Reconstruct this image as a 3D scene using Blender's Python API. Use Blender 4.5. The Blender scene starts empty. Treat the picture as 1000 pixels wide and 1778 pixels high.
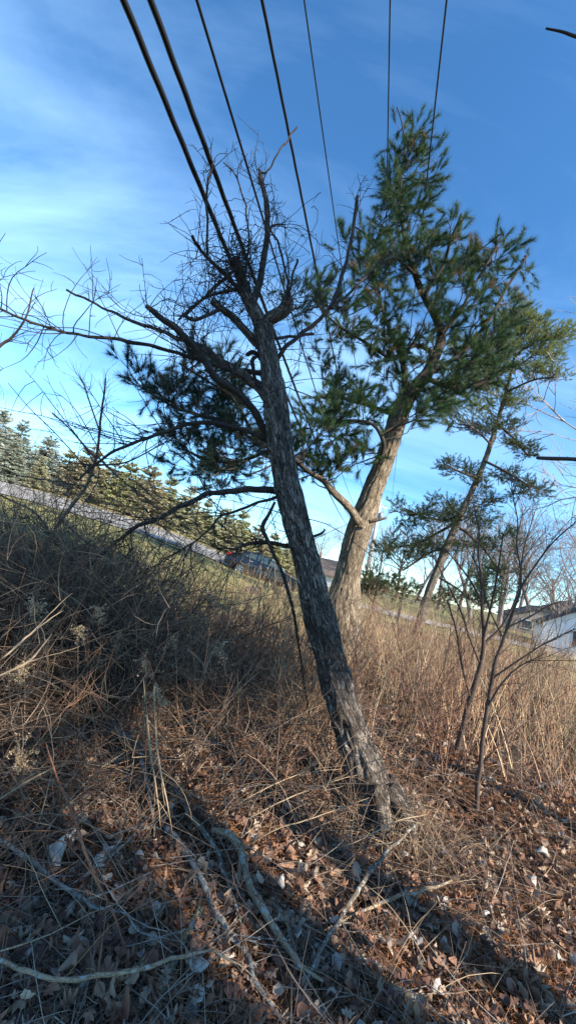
import bpy, math
import numpy as np
from mathutils import Matrix, Vector
C = bpy.context.scene.collection
rng = np.random.default_rng(7)
rad = math.radians
A = np.array

# ------------------------------------------------------------------ camera
F = 700.0                                  # focal length in photo pixels (1000 x 1778)
PITCH, ROLL = rad(7.6), rad(12.5)
CAM = A([0, 0, 1.6])
_f = A([0, math.cos(PITCH), math.sin(PITCH)])
_r0 = A([1., 0, 0]); _u0 = A([0, -math.sin(PITCH), math.cos(PITCH)])
_r = math.cos(ROLL)*_r0 + math.sin(ROLL)*_u0
_u = -math.sin(ROLL)*_r0 + math.cos(ROLL)*_u0
cd = bpy.data.cameras.new('camera'); cam = bpy.data.objects.new('camera', cd); C.objects.link(cam)
cd.sensor_fit = 'VERTICAL'; cd.sensor_height = 36; cd.lens = F/1778*36; cd.clip_start = .05; cd.clip_end = 3000
cam.matrix_world = Matrix(((_r[0], _u[0], -_f[0], CAM[0]), (_r[1], _u[1], -_f[1], CAM[1]), (_r[2], _u[2], -_f[2], CAM[2]), (0, 0, 0, 1)))
bpy.context.scene.camera = cam

def ray(px, py):
    return ((px-500)/F)*_r - ((py-889)/F)*_u + _f
def P(px, py, D):
    return CAM + ray(px, py)*D

# ------------------------------------------------------------------ terrain
CP = A([(0,0,0),(-3,3,.12),(3,3,-.1),(0,3.2,.0),(0,7,.3),(-5,7,.55),(5,7,.1),(-18,25,2.4),(-11,25,2.0),(-4,23,1.15),(0,23,.45),
        (5,23,.2),(12,20,.15),(20,25,-.2),(0,13,.5),(-6,13,.85),(6,13,.3),(-18,31.5,3.25),(-8,31.5,2.3),(-2,31,1.1),(-18,42,3.1),(-8,42,2.1),(0,40,.6),(15,45,.3),(60,60,0),
        (-60,60,4),(0,110,1.2),(100,100,0),(-100,100,5),(0,-10,-.2),(10,0,-.3),(-10,0,.5),(-60,0,2),(60,0,-2),(0,-60,0)], float)
def _tps(d2): return .5*d2*np.log(d2+1e-9)
def _solve():
    X = CP[:, :2]/10; n = len(X)
    K = _tps(((X[:, None]-X[None])**2).sum(-1)) + np.eye(n)*.05
    Pm = np.c_[np.ones(n), X]
    M = np.block([[K, Pm], [Pm.T, np.zeros((3, 3))]])
    return np.linalg.solve(M, np.r_[CP[:, 2], 0, 0, 0])
W = _solve()
def hsh(i, j, k=0):
    h = (i*374761393 + j*668265263 + k*2147483647 + 1013904223) & 0xffffffff
    h = ((h ^ (h >> 13))*1274126177) & 0xffffffff
    return ((h ^ (h >> 16)) & 0xffff)/65535.
def vn(p):                                # 3-D value noise, vectorised
    p = np.asarray(p, float); i = np.floor(p).astype(np.int64); f = p-i; f = f*f*(3-2*f)
    o = 0
    for a in (0, 1):
        for b in (0, 1):
            for c in (0, 1):
                w = (f[..., 0] if a else 1-f[..., 0])*(f[..., 1] if b else 1-f[..., 1])*(f[..., 2] if c else 1-f[..., 2])
                o = o + w*hsh(i[..., 0]+a, i[..., 1]+b, i[..., 2]+c)
    return o
def fbm(p, n=3):
    p = np.asarray(p, float); s = 0; a = 1; t = 0
    for _ in range(n):
        s = s + a*vn(p); t += a; p = p*2.03+11.3; a *= .5
    return s/t
def g(x, y):
    x = np.asarray(x, float); y = np.asarray(y, float)
    sh = x.shape; xf = x.ravel(); yf = y.ravel()
    cx = np.clip(xf, -130, 130); cy = np.clip(yf, -60, 140)
    out = np.zeros(xf.shape)
    for s in range(0, len(xf), 20000):
        X = np.c_[cx[s:s+20000], cy[s:s+20000]]/10
        K = _tps(((X[:, None]-CP[None, :, :2]/10)**2).sum(-1))
        out[s:s+20000] = K@W[:-3] + W[-3] + X@W[-2:]
    q = np.c_[xf, yf, xf*0]
    near = np.clip(1-np.hypot(xf, yf)/40, 0, 1)
    out += near*((fbm(q*.55, 3)-.5)*.32 + (fbm(q*3.1+40, 2)-.5)*.09)
    return out.reshape(sh)
def gp(px, py, up=0.):                    # point where a pixel's ray meets the ground
    r = ray(px, py); a = np.arange(.8, 60, .02)
    pts = CAM + r*a[:, None]
    d = pts[:, 2]-g(pts[:, 0], pts[:, 1])-up
    k = np.argmax(d < 0) if (d < 0).any() else len(a)-1
    return pts[k]
def depth(p): return float((p-CAM)@_f)

# ------------------------------------------------------------------ materials
def newmat(name):
    m = bpy.data.materials.new(name); m.use_nodes = True; nt = m.node_tree
    return m, nt, nt.nodes['Principled BSDF']
def N(nt, t, **k):
    n = nt.nodes.new(t)
    for a, b in k.items():
        if a in n.inputs.keys(): n.inputs[a].default_value = b
        else: setattr(n, a, b)
    return n
def ramp(nt, src, stops):
    r = nt.nodes.new('ShaderNodeValToRGB'); nt.links.new(src, r.inputs[0])
    e = r.color_ramp.elements
    while len(e) < len(stops): e.new(.5)
    for i, (p, c) in enumerate(stops):
        e[i].position = p; e[i].color = (*c, 1)
    return r.outputs[0]
def mix(nt, a, b, fac, mode='MIX'):
    m = nt.nodes.new('ShaderNodeMix'); m.data_type = 'RGBA'; m.blend_type = mode
    for s, v in ((0, fac), (6, a), (7, b)):
        if hasattr(v, 'is_linked') or hasattr(v, 'links'): nt.links.new(v, m.inputs[s])
        else: m.inputs[s].default_value = v if s == 0 else (*v, 1)
    return m.outputs[2]
def mat_flat(name, col, rough=.8, metal=0, noise=.25, scale=6, spec=.3):
    m, nt, b = newmat(name)
    tc = N(nt, 'ShaderNodeTexCoord'); no = N(nt, 'ShaderNodeTexNoise', Scale=scale, Detail=5)
    nt.links.new(tc.outputs['Object'], no.inputs['Vector'])
    lo = tuple(c*(1-noise) for c in col); hi = tuple(min(1, c*(1+noise)) for c in col)
    nt.links.new(ramp(nt, no.outputs[0], [(.3, lo), (.7, hi)]), b.inputs['Base Color'])
    b.inputs['Roughness'].default_value = rough; b.inputs['Metallic'].default_value = metal
    b.inputs['Specular IOR Level'].default_value = spec
    return m
def mat_attr(name, rough=.8, trans=0., tint=(1, 1, 1), spec=.2):
    m, nt, b = newmat(name)
    at = N(nt, 'ShaderNodeAttribute', attribute_name='col')
    col = at.outputs['Color']
    nt.links.new(col, b.inputs['Base Color'])
    b.inputs['Roughness'].default_value = rough; b.inputs['Specular IOR Level'].default_value = spec
    if trans > 0:
        t = N(nt, 'ShaderNodeBsdfTranslucent'); nt.links.new(col, t.inputs[0])
        ms = N(nt, 'ShaderNodeMixShader'); ms.inputs[0].default_value = trans
        nt.links.new(b.outputs[0], ms.inputs[1]); nt.links.new(t.outputs[0], ms.inputs[2])
        nt.links.new(ms.outputs[0], nt.nodes['Material Output'].inputs[0])
    return m
def mat_bark(name, dark, midc, light, scale=14, bump=.5, lichen=0., strip=0.):
    m, nt, b = newmat(name)
    at = N(nt, 'ShaderNodeAttribute', attribute_name='tc')
    mp = N(nt, 'ShaderNodeMapping'); mp.inputs['Scale'].default_value = (1, 1, .24)
    nt.links.new(at.outputs['Vector'], mp.inputs[0])
    n1 = N(nt, 'ShaderNodeTexNoise', Scale=scale*2.2, Detail=8, Roughness=.65)
    n1.inputs['Distortion'].default_value = .6
    nt.links.new(mp.outputs[0], n1.inputs['Vector'])
    v = N(nt, 'ShaderNodeTexVoronoi', Scale=scale*1.6); v.feature = 'DISTANCE_TO_EDGE'
    d = N(nt, 'ShaderNodeVectorMath', operation='MULTIPLY_ADD')
    nt.links.new(n1.outputs['Color'], d.inputs[0]); d.inputs[1].default_value = (.22,)*3; nt.links.new(mp.outputs[0], d.inputs[2])
    nt.links.new(d.outputs[0], v.inputs['Vector'])
    na = N(nt, 'ShaderNodeTexNoise', Scale=scale*1.25, Detail=9, Roughness=.68); na.inputs['Distortion'].default_value = 1.4
    nt.links.new(mp.outputs[0], na.inputs['Vector'])
    sb = N(nt, 'ShaderNodeMath', operation='SUBTRACT'); nt.links.new(na.outputs[0], sb.inputs[0]); sb.inputs[1].default_value = .5
    ab = N(nt, 'ShaderNodeMath', operation='ABSOLUTE'); nt.links.new(sb.outputs[0], ab.inputs[0])
    ck1 = ramp(nt, ab.outputs[0], [(.004, (0, 0, 0)), (.05, (1, 1, 1))])
    ck2 = ramp(nt, v.outputs['Distance'], [(0, (.35, .35, .35)), (.12, (1, 1, 1))])
    crack = mix(nt, ck1, ck2, 1., 'MULTIPLY')
    c0 = ramp(nt, n1.outputs[0], [(.3, midc), (.52, midc), (.68, light)])
    n2 = N(nt, 'ShaderNodeTexNoise', Scale=3.2, Detail=3); nt.links.new(at.outputs['Vector'], n2.inputs['Vector'])
    c1 = mix(nt, c0, tuple(c*.62 for c in midc), ramp(nt, n2.outputs[0], [(.42, (0, 0, 0)), (.62, (.8, .8, .8))]))
    c2 = mix(nt, dark, c1, crack)
    if lichen > 0:
        n3 = N(nt, 'ShaderNodeTexNoise', Scale=30, Detail=6); nt.links.new(at.outputs['Vector'], n3.inputs['Vector'])
        c2 = mix(nt, c2, (.35, .36, .33), ramp(nt, n3.outputs[0], [(.6-lichen*.15, (0, 0, 0)), (.64-lichen*.1, (1, 1, 1))]))
    nt.links.new(c2, b.inputs['Base Color'])
    b.inputs['Roughness'].default_value = .9; b.inputs['Specular IOR Level'].default_value = .15
    h = N(nt, 'ShaderNodeMath', operation='MULTIPLY_ADD'); nt.links.new(n1.outputs[0], h.inputs[0]); h.inputs[1].default_value = .7
    nt.links.new(crack, h.inputs[2])
    bp = N(nt, 'ShaderNodeBump'); bp.inputs['Strength'].default_value = bump; bp.inputs['Distance'].default_value = .012
    nt.links.new(h.outputs[0], bp.inputs['Height']); nt.links.new(bp.outputs[0], b.inputs['Normal'])
    return m
M = {}
M['bark_old'] = mat_bark('old_grey_bark', (.035, .029, .026), (.25, .21, .175), (.46, .40, .34), 12, 1.)
M['bark_pine'] = mat_bark('pine_bark', (.085, .06, .042), (.36, .285, .20), (.56, .48, .36), 12, .8)
M['bark_far'] = mat_bark('far_pine_bark', (.06, .05, .04), (.24, .20, .16), (.38, .33, .27), 9, .5)
M['limb'] = mat_bark('limb_bark', (.03, .025, .022), (.085, .07, .06), (.17, .145, .125), 26, .5)
M['twig'] = mat_flat('twig_bark', (.06, .045, .038), .85, noise=.35, scale=9)
M['darktwig'] = mat_flat('dark_twig_bark', (.032, .026, .024), .85, noise=.35, scale=9)
M['sapling'] = mat_bark('sapling_bark', (.07, .05, .04), (.13, .095, .08), (.20, .16, .14), 40, .3)
M['lichen'] = mat_bark('lichened_bark', (.07, .06, .055), (.28, .26, .235), (.46, .45, .42), 40, .5, lichen=.9)
M['stripped'] = mat_bark('stripped_wood', (.15, .10, .06), (.42, .32, .21), (.54, .45, .33), 50, .3, lichen=.15)
M['greenlog'] = mat_bark('mossy_bark', (.09, .08, .045), (.30, .27, .16), (.44, .40, .26), 50, .35, lichen=.15)
M['browngrey'] = mat_bark('weathered_bark', (.08, .06, .045), (.29, .235, .18), (.44, .38, .32), 45, .5, lichen=.25)
M['cane'] = mat_bark('cane_bark', (.14, .06, .035), (.38, .165, .09), (.48, .25, .15), 50, .2)
M['straw'] = mat_attr('dry_stalks', .75, .15)
M['needle'] = mat_attr('pine_needles', .5, .35, spec=.3)
M['leaf'] = mat_attr('dead_leaves', .7, .2)
M['paleleaf'] = mat_flat('pale_leaf', (.46, .41, .35), .75, noise=.2, scale=30)
M['paleunder'] = mat_flat('leaf_stalk', (.28, .2, .12), .75)
M['grass'] = mat_attr('grass_blades', .65, .35)
M['cable'] = mat_flat('cable_black', (.012, .012, .014), .55, noise=.1)
M['wire'] = mat_flat('bare_wire', (.035, .04, .045), .5, metal=.4, noise=.2)
M['polewood'] = mat_flat('pole_wood', (.42, .40, .37), .8, noise=.18, scale=4)
M['insul'] = mat_flat('insulator', (.25, .24, .24), .3, noise=.1)
M['siding'] = mat_flat('white_siding', (.66, .68, .70), .6, noise=.06, scale=2)
M['roof'] = mat_flat('dark_shingles', (.035, .036, .042), .9, noise=.35, scale=12)
M['brownroof'] = mat_flat('brown_shingles', (.13, .10, .085), .9, noise=.3, scale=10)
M['greywall'] = mat_flat('grey_siding', (.22, .2, .19), .8, noise=.15)
M['tanwall'] = mat_flat('tan_siding', (.45, .36, .28), .8, noise=.1)
M['glassdark'] = mat_flat('dark_glass', (.03, .04, .05), .08, noise=.1, spec=.6)
M['frame'] = mat_flat('white_trim', (.6, .6, .6), .5, noise=.05)
M['rock'] = mat_flat('rock', (.09, .075, .065), .9, noise=.4, scale=14)

def rough_ground():
    m, nt, b = newmat('ground_surface')
    at = N(nt, 'ShaderNodeAttribute', attribute_name='col')
    tc = N(nt, 'ShaderNodeTexCoord')
    n1 = N(nt, 'ShaderNodeTexNoise', Scale=38, Detail=8, Roughness=.75); nt.links.new(tc.outputs['Object'], n1.inputs['Vector'])
    n2 = N(nt, 'ShaderNodeTexNoise', Scale=1.6, Detail=5); nt.links.new(tc.outputs['Object'], n2.inputs['Vector'])
    c = mix(nt, at.outputs['Color'], ramp(nt, n1.outputs[0], [(.3, (.35, .33, .3)), (.7, (1, 1, 1))]), .8, 'MULTIPLY')
    c = mix(nt, c, ramp(nt, n2.outputs[0], [(.3, (.6, .6, .6)), (.7, (1, 1, 1))]), .7, 'MULTIPLY')
    nt.links.new(c, b.inputs['Base Color']); b.inputs['Roughness'].default_value = .95; b.inputs['Specular IOR Level'].default_value = .1
    bp = N(nt, 'ShaderNodeBump'); bp.inputs['Strength'].default_value = .8; bp.inputs['Distance'].default_value = .03
    nt.links.new(n1.outputs[0], bp.inputs['Height']); nt.links.new(bp.outputs[0], b.inputs['Normal'])
    return m
M['ground'] = rough_ground()
def asphalt():
    m, nt, b = newmat('asphalt')
    tc = N(nt, 'ShaderNodeTexCoord')
    n1 = N(nt, 'ShaderNodeTexNoise', Scale=60, Detail=6); nt.links.new(tc.outputs['Object'], n1.inputs['Vector'])
    n2 = N(nt, 'ShaderNodeTexNoise', Scale=.8, Detail=5); nt.links.new(tc.outputs['Object'], n2.inputs['Vector'])
    c = mix(nt, ramp(nt, n1.outputs[0], [(.3, (.24, .23, .215)), (.7, (.38, .36, .33))]), ramp(nt, n2.outputs[0], [(.4, (.55, .5, .45)), (.6, (1, 1, 1))]), .9, 'MULTIPLY')
    nt.links.new(c, b.inputs['Base Color']); b.inputs['Roughness'].default_value = .9
    return m
M['asphalt'] = asphalt()
def carpaint():
    m, nt, b = newmat('dark_blue_car_paint')
    tc = N(nt, 'ShaderNodeTexCoord'); n1 = N(nt, 'ShaderNodeTexNoise', Scale=3, Detail=6); nt.links.new(tc.outputs['Object'], n1.inputs['Vector'])
    nt.links.new(ramp(nt, n1.outputs[0], [(.4, (.012, .02, .034)), (.7, (.03, .04, .055))]), b.inputs['Base Color'])
    b.inputs['Metallic'].default_value = .5; b.inputs['Roughness'].default_value = .32; b.inputs['Coat Weight'].default_value = .8
    return m
M['car'] = carpaint()
M['tyre'] = mat_flat('tyre_rubber', (.02, .02, .02), .9)
M['alloy'] = mat_flat('alloy', (.6, .6, .6), .3, metal=.7, noise=.05)
M['red'] = mat_flat('red_lens', (.5, .02, .02), .2, noise=.1, spec=.6)
M['redcloth'] = mat_flat('faded_red_plastic', (.5, .035, .03), .6, noise=.2)
M['carglass'] = mat_flat('car_glass', (.05, .08, .08), .05, noise=.1, spec=.9)
M['chrome'] = mat_flat('light_lens', (.55, .56, .58), .15, metal=.5, noise=.05)

# ------------------------------------------------------------------ mesh helpers
class MB:
    def __init__(s): s.v = []; s.t = []; s.q = []; s.c = []; s.tc = []; s.n = 0; s.ng = []
    def add(s, v, t=None, q=None, c=(.5, .5, .5), tc=None, ng=None):
        v = np.asarray(v, float).reshape(-1, 3); k = len(v)
        s.v.append(v)
        if t is not None and len(t): s.t.append(np.asarray(t, np.int64).reshape(-1, 3)+s.n)
        if q is not None and len(q): s.q.append(np.asarray(q, np.int64).reshape(-1, 4)+s.n)
        if ng: s.ng += [[i+s.n for i in f] for f in ng]
        c = np.asarray(c, float)
        s.c.append(np.broadcast_to(c, (k, 3)) if c.ndim == 1 else c.reshape(k, 3))
        s.tc.append(v if tc is None else np.asarray(tc).reshape(k, 3))
        s.n += k
    def build(s, name, mat, parent=None, smooth=True, loc=None):
        me = bpy.data.meshes.new(name)
        v = np.concatenate(s.v); base = A(parent.location) if parent is not None else (A(loc) if loc is not None else A([0., 0, 0]))
        pr = parent
        while pr is not None and pr.parent is not None:
            pr = pr.parent; base = base + A(pr.location)
        t = np.concatenate(s.t) if s.t else np.zeros((0, 3), int); q = np.concatenate(s.q) if s.q else np.zeros((0, 4), int)
        me.vertices.add(len(v)); me.vertices.foreach_set('co', (v-base).astype(np.float32).ravel())
        ngl = [i for f in s.ng for i in f]
        loops = np.r_[t.ravel(), q.ravel(), A(ngl, dtype=int)].astype(np.int32)
        sizes = np.r_[np.full(len(t), 3), np.full(len(q), 4), A([len(f) for f in s.ng], dtype=int)].astype(np.int32)
        starts = np.r_[0, np.cumsum(sizes)[:-1]].astype(np.int32)
        me.loops.add(len(loops)); me.loops.foreach_set('vertex_index', loops)
        me.polygons.add(len(sizes)); me.polygons.foreach_set('loop_start', starts); me.polygons.foreach_set('loop_total', sizes)
        me.polygons.foreach_set('use_smooth', np.full(len(sizes), smooth))
        me.update(calc_edges=True)
        a = me.attributes.new('col', 'FLOAT_COLOR', 'POINT'); cc = np.c_[np.concatenate(s.c), np.ones(len(v))]
        a.data.foreach_set('color', cc.astype(np.float32).ravel())
        a = me.attributes.new('tc', 'FLOAT_VECTOR', 'POINT'); a.data.foreach_set('vector', np.concatenate(s.tc).astype(np.float32).ravel())
        me.materials.append(M[mat] if isinstance(mat, str) else mat)
        o = bpy.data.objects.new(name, me); C.objects.link(o)
        if parent is not None: o.parent = parent
        elif loc is not None: o.location = loc
        return o
def tag(o, label=None, cat=None, group=None, kind=None):
    if label: o['label'] = label
    if cat: o['category'] = cat
    if group: o['group'] = group
    if kind: o['kind'] = kind
    return o
def thing(name, loc, label, cat, group=None, rz=0):
    o = bpy.data.objects.new(name, None); C.objects.link(o); o.location = [float(a) for a in loc]; o.rotation_euler = (0, 0, rz)
    o.empty_display_size = .2
    return tag(o, label, cat, group)
def norm(a): return a/np.maximum(np.linalg.norm(a, axis=-1, keepdims=True), 1e-9)

def catmull(pts, K):
    p = np.asarray(pts, float); n = len(p)
    if n == 2: p = np.array([p[0], (p[0]+p[1])/2, p[1]]); n = 3
    q = np.vstack([2*p[0]-p[1], p, 2*p[-1]-p[-2]])
    t = np.linspace(0, n-1-1e-6, K); i = t.astype(int); f = (t-i)[:, None]
    a, b, c, d = q[i], q[i+1], q[i+2], q[i+3]
    return .5*((2*b)+(c-a)*f+(2*a-5*b+4*c-d)*f**2+(3*b-a-3*c+d)*f**3)

def tube(mb, pts, R, sides=8, col=(.5, .5, .5), disp=None, cap=True, tcoff=0.):
    """one detailed tube with parallel-transported rings; tc = unrolled bark coordinates"""
    pts = np.asarray(pts, float); K = len(pts); R = np.broadcast_to(np.asarray(R, float), (K,))
    T = norm(np.gradient(pts, axis=0)); ref = A([1., .13, .07]) if abs(T[0, 0]) < .8 else A([.1, 1., .05])
    U = np.zeros((K, 3)); u = norm(ref-T[0]*(ref@T[0]))
    for i in range(K):
        u = norm(u-T[i]*(u@T[i])); U[i] = u
    Vv = np.cross(T, U); s = np.r_[0, np.cumsum(np.linalg.norm(np.diff(pts, axis=0), axis=1))]
    th = np.linspace(0, 2*np.pi, sides, endpoint=False)
    ct, st = np.cos(th), np.sin(th)
    Rm = R[:, None]*np.ones(sides)
    rb = max(float(np.mean(R)), .004)
    tc = np.stack([np.tile(ct*rb, (K, 1)), np.tile(st*rb, (K, 1)), np.tile(s[:, None], (1, sides))+tcoff], -1)
    if disp is not None: Rm = Rm + disp(tc, Rm)
    v = pts[:, None]+Rm[..., None]*(ct[None, :, None]*U[:, None]+st[None, :, None]*Vv[:, None])
    i = np.arange(K-1)[:, None]*sides; j = np.arange(sides)[None]; j2 = (j+1) % sides
    q = np.stack([i+j, i+j2, i+sides+j2, i+sides+j], -1).reshape(-1, 4)
    tcs = tc.reshape(-1, 3)
    ng = [list(range(sides-1, -1, -1)), list(range((K-1)*sides, K*sides))] if cap else None
    mb.add(v, q=q, c=col, tc=tcs, ng=ng)

def tubes(mb, PT, R, sides=3, col=None):
    """batch: PT (N,K,3), R (N,K), col (N,3)"""
    PT = np.asarray(PT, float); Nn, K, _ = PT.shape
    if Nn == 0: return
    R = np.broadcast_to(np.asarray(R, float), (Nn, K))
    T = norm(np.gradient(PT, axis=1)); ov = norm(PT[:, -1]-PT[:, 0])
    ref = np.where(np.abs(ov[:, 2:3]) < .8, A([[0, 0, 1.]]), A([[1., 0, 0]]))
    U = norm(np.cross(T, ref[:, None])); V = np.cross(T, U)
    th = np.linspace(0, 2*np.pi, sides, endpoint=False)
    v = PT[:, :, None]+R[:, :, None, None]*(np.cos(th)[:, None]*U[:, :, None]+np.sin(th)[:, None]*V[:, :, None])
    n = np.arange(Nn)[:, None, None]*K*sides; i = np.arange(K-1)[None, :, None]*sides; j = np.arange(sides)[None, None]; j2 = (j+1) % sides
    q = np.stack([n+i+j, n+i+j2, n+i+sides+j2, n+i+sides+j], -1).reshape(-1, 4)
    c = (.5, .5, .5) if col is None else np.repeat(np.broadcast_to(col, (Nn, 3)), K*sides, axis=0)
    mb.add(v.reshape(-1, 3), q=q, c=c)

def randdir(n, r=rng): return norm(r.normal(size=(n, 3)))
def wander(S, Dn, L, K=6, curl=.3, up=0., r=rng):
    """N wandering twigs from S along Dn with lengths L"""
    Nn = len(S); d = norm(Dn); out = np.zeros((Nn, K, 3)); out[:, 0] = S; bend = r.normal(size=(Nn, 3))*curl
    for k in range(1, K):
        d = norm(d+bend+r.normal(size=(Nn, 3))*curl*.6+A([0, 0, up])); bend *= .8
        out[:, k] = out[:, k-1]+d*(np.asarray(L)/(K-1))[:, None]
    return out
def taper(r0, r1, n, K): return np.linspace(np.broadcast_to(r0, (n,)), np.broadcast_to(r1, (n,)), K, axis=1)

def pxpath(pl, D0, D1=None, K=None, kind='D'):
    """pl: (px,py,width px[,D]) list -> points, radii at depths D0..D1"""
    D1 = D0 if D1 is None else D1
    a = A([p[:3] for p in pl], float)
    s = np.r_[0, np.cumsum(np.hypot(*np.diff(a[:, :2], axis=0).T))]; s /= s[-1]
    D = D0+(D1-D0)*s
    for i, p in enumerate(pl):
        if len(p) > 3: D[i] = p[3]
    K = K or max(8, int(len(pl)*5))
    w = catmull(np.c_[np.stack([P(x, y, d) for (x, y), d in zip(a[:, :2], D)]), a[:, 2]/2/F*D], K)
    return w[:, :3], np.maximum(w[:, 3], .0008)

# ------------------------------------------------------------------ ground, road
def axis(lo, hi, n, dense, c):
    t = np.linspace(-1, 1, n); s = np.sinh(t*dense)/math.sinh(dense)
    return np.where(s < 0, c+(c-lo)*s, c+(hi-c)*s)
gx = axis(-700, 700, 460, 7.2, 0); gy = axis(-200, 1300, 520, 7.4, 3.2)
GX, GY = np.meshgrid(gx, gy)
GZ = g(GX, GY)
roadc_y = lambda x: 26.5 + .02*(x+10) + .0006*(x+10)**2*np.sign(x+10)   # road centre line
def sm(a, b, x): t = np.clip((x-a)/(b-a), 0, 1); return t*t*(3-2*t)
def lawn_mask(x, y):
    w = 1.4*(fbm(np.stack([x*.5, y*.5, x*0], -1), 2)-.5)*2
    m = sm(6.5, 8.3, y+w*.7-np.clip(x+3.5, 0, 5)*.25)*(1-sm(.5, 4., x-.12*(y-10)+w))
    m2 = sm(15, 19, y+w)*.75
    return np.maximum(m, m2)
lm = lawn_mask(GX, GY)
q3 = np.stack([GX, GY, GX*0], -1)
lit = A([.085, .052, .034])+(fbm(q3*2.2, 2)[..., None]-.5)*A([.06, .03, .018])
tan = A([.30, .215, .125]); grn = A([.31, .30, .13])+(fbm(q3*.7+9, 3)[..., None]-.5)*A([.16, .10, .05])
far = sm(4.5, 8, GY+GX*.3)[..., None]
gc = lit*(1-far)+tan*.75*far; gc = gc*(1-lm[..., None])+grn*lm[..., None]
verge = (np.abs(GY-roadc_y(GX)-5.4) < 1.7)[..., None]*.6
gc = gc*(1-verge)+A([.42, .30, .14])*verge
mb = MB(); ny, nx = GX.shape
ii = np.arange(ny-1)[:, None]*nx+np.arange(nx-1)[None]
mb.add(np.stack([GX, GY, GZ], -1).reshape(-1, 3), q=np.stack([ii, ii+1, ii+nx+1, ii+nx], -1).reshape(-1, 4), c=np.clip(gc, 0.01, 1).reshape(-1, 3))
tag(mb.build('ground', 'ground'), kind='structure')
mb = MB(); rx = np.linspace(-90, 45, 200); rw = np.linspace(-3.3, 3.3, 9)
RX, RW = np.meshgrid(rx, rw); RY = roadc_y(RX)+RW
rz = g(RX, RY)+.06
ii = np.arange(8)[:, None]*200+np.arange(199)[None]
mb.add(np.stack([RX, RY, rz], -1).reshape(-1, 3), q=np.stack([ii, ii+1, ii+201, ii+200], -1).reshape(-1, 4))
tag(mb.build('road', 'asphalt'), kind='structure')

# ------------------------------------------------------------------ pines
def tufts(mb, Pt, Dr, n, L, w, col, spread=.95, r=rng):
    Nn = len(Pt)
    d = norm(np.repeat(norm(Dr), n, 0)+randdir(Nn*n, r)*spread*r.uniform(.3, 1.1, (Nn*n, 1)))
    p0 = np.repeat(Pt, n, 0)-d*0+np.repeat(norm(Dr), n, 0)*r.uniform(-.35, .1, (Nn*n, 1))*L
    ll = L*r.uniform(.75, 1.15, (Nn*n, 1)); s = norm(np.cross(d, randdir(Nn*n, r)))*w/2
    droop = A([0, 0, -1.])*ll*.08
    tip = p0+d*ll+droop
    v = np.stack([p0-s, p0+s, tip], 1)
    c = np.repeat(np.repeat(col, n, 0)*r.uniform(.8, 1.25, (Nn*n, 1)), 3, 0)
    mb.add(v.reshape(-1, 3), t=np.arange(Nn*n*3).reshape(-1, 3), c=c)

def inpoly(poly, n, r=rng):
    poly = A(poly, float); out = []
    lo, hi = poly.min(0), poly.max(0)
    while len(out) < n:
        p = lo+(hi-lo)*r.random(2); c = False; j = len(poly)-1
        for i in range(len(poly)):
            if (poly[i, 1] > p[1]) != (poly[j, 1] > p[1]) and p[0] < (poly[j, 0]-poly[i, 0])*(p[1]-poly[i, 1])/(poly[j, 1]-poly[i, 1])+poly[i, 0]: c = not c
            j = i
        if c: out.append(p)
    return A(out)

def clusters_to_crown(nodes, cl, needle, branch, L, w, ncol, nb=9, blen=.5, nt=4, nn=26, updir=.35, brad=.009, flat=1., r=rng):
    """nodes: (n,3) skeleton points; cl: (m,3) cluster centres -> boughs to each, branchlets, needle tufts"""
    tp, td, tcl = [], [], []
    for c in cl:
        dd = np.linalg.norm((nodes-c)*A([1, 1, 1.3])+A([0, 0, .25]), axis=1)*(1+.25*r.random(len(nodes)))
        a = nodes[np.argmin(dd)]
        m = (a+c)/2+r.normal(size=3)*.1*np.linalg.norm(c-a)+A([0, 0, -.08])
        path = catmull([a, m, c], 9)
        path = path + r.normal(size=path.shape)*.012*np.linalg.norm(c-a)
        ln = np.linalg.norm(c-a)
        tubes(branch, path[None], np.linspace(brad*(1+ln*.55), brad*.45, 9)[None], 5)
        t0 = r.uniform(.45, 1, nb); S = A([path[min(8, int(t*8.99))] for t in t0])
        out = norm(c-a); Dn = norm(out*.7+randdir(nb, r)*A([1, 1, .65*flat])+A([0, 0, updir]))
        bl = blen*r.uniform(.5, 1.15, nb)
        W_ = wander(S, Dn, bl, 6, .16, .05, r); tubes(branch, W_, taper(brad*.5, brad*.22, nb, 6), 3)
        for k in (3, 4, 5)[-min(3, nt):]:
            tp.append(W_[:, k]+r.normal(size=(nb, 3))*.01); td.append(W_[:, k]-W_[:, k-1]); tcl.append(np.full(nb, r.random()))
        if ncol[0][0] < .02 and r.random() < .05: tcl[-1][:] = 2.
    for e in range(max(0, nt-3)):
            st = W_[:, 2+e % 3]; dd2 = norm(W_[:, 3]-W_[:, 2]+randdir(nb, r)*.9); e_ = st+dd2*blen*.3*r.uniform(.5, 1, (nb, 1))
            tubes(branch, np.stack([st, (st+e_)/2, e_], 1), taper(brad*.3, brad*.2, nb, 3), 3)
            tp.append(e_); td.append(dd2); tcl.append(np.full(nb, r.random()))
    tp = np.concatenate(tp); td = np.concatenate(td); tcl = np.concatenate(tcl)
    c0, c1 = A(ncol[0]), A(ncol[1]); mm = np.clip(tcl*.6+r.random(len(tp))*.4, 0, 1)[:, None]
    cc_ = np.where((tcl > 1.5)[:, None], A([[.16, .10, .04]]), c0*(1-mm)+c1*mm)
    tufts(needle, tp, td, nn, L, w, cc_, r=r)

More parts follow.
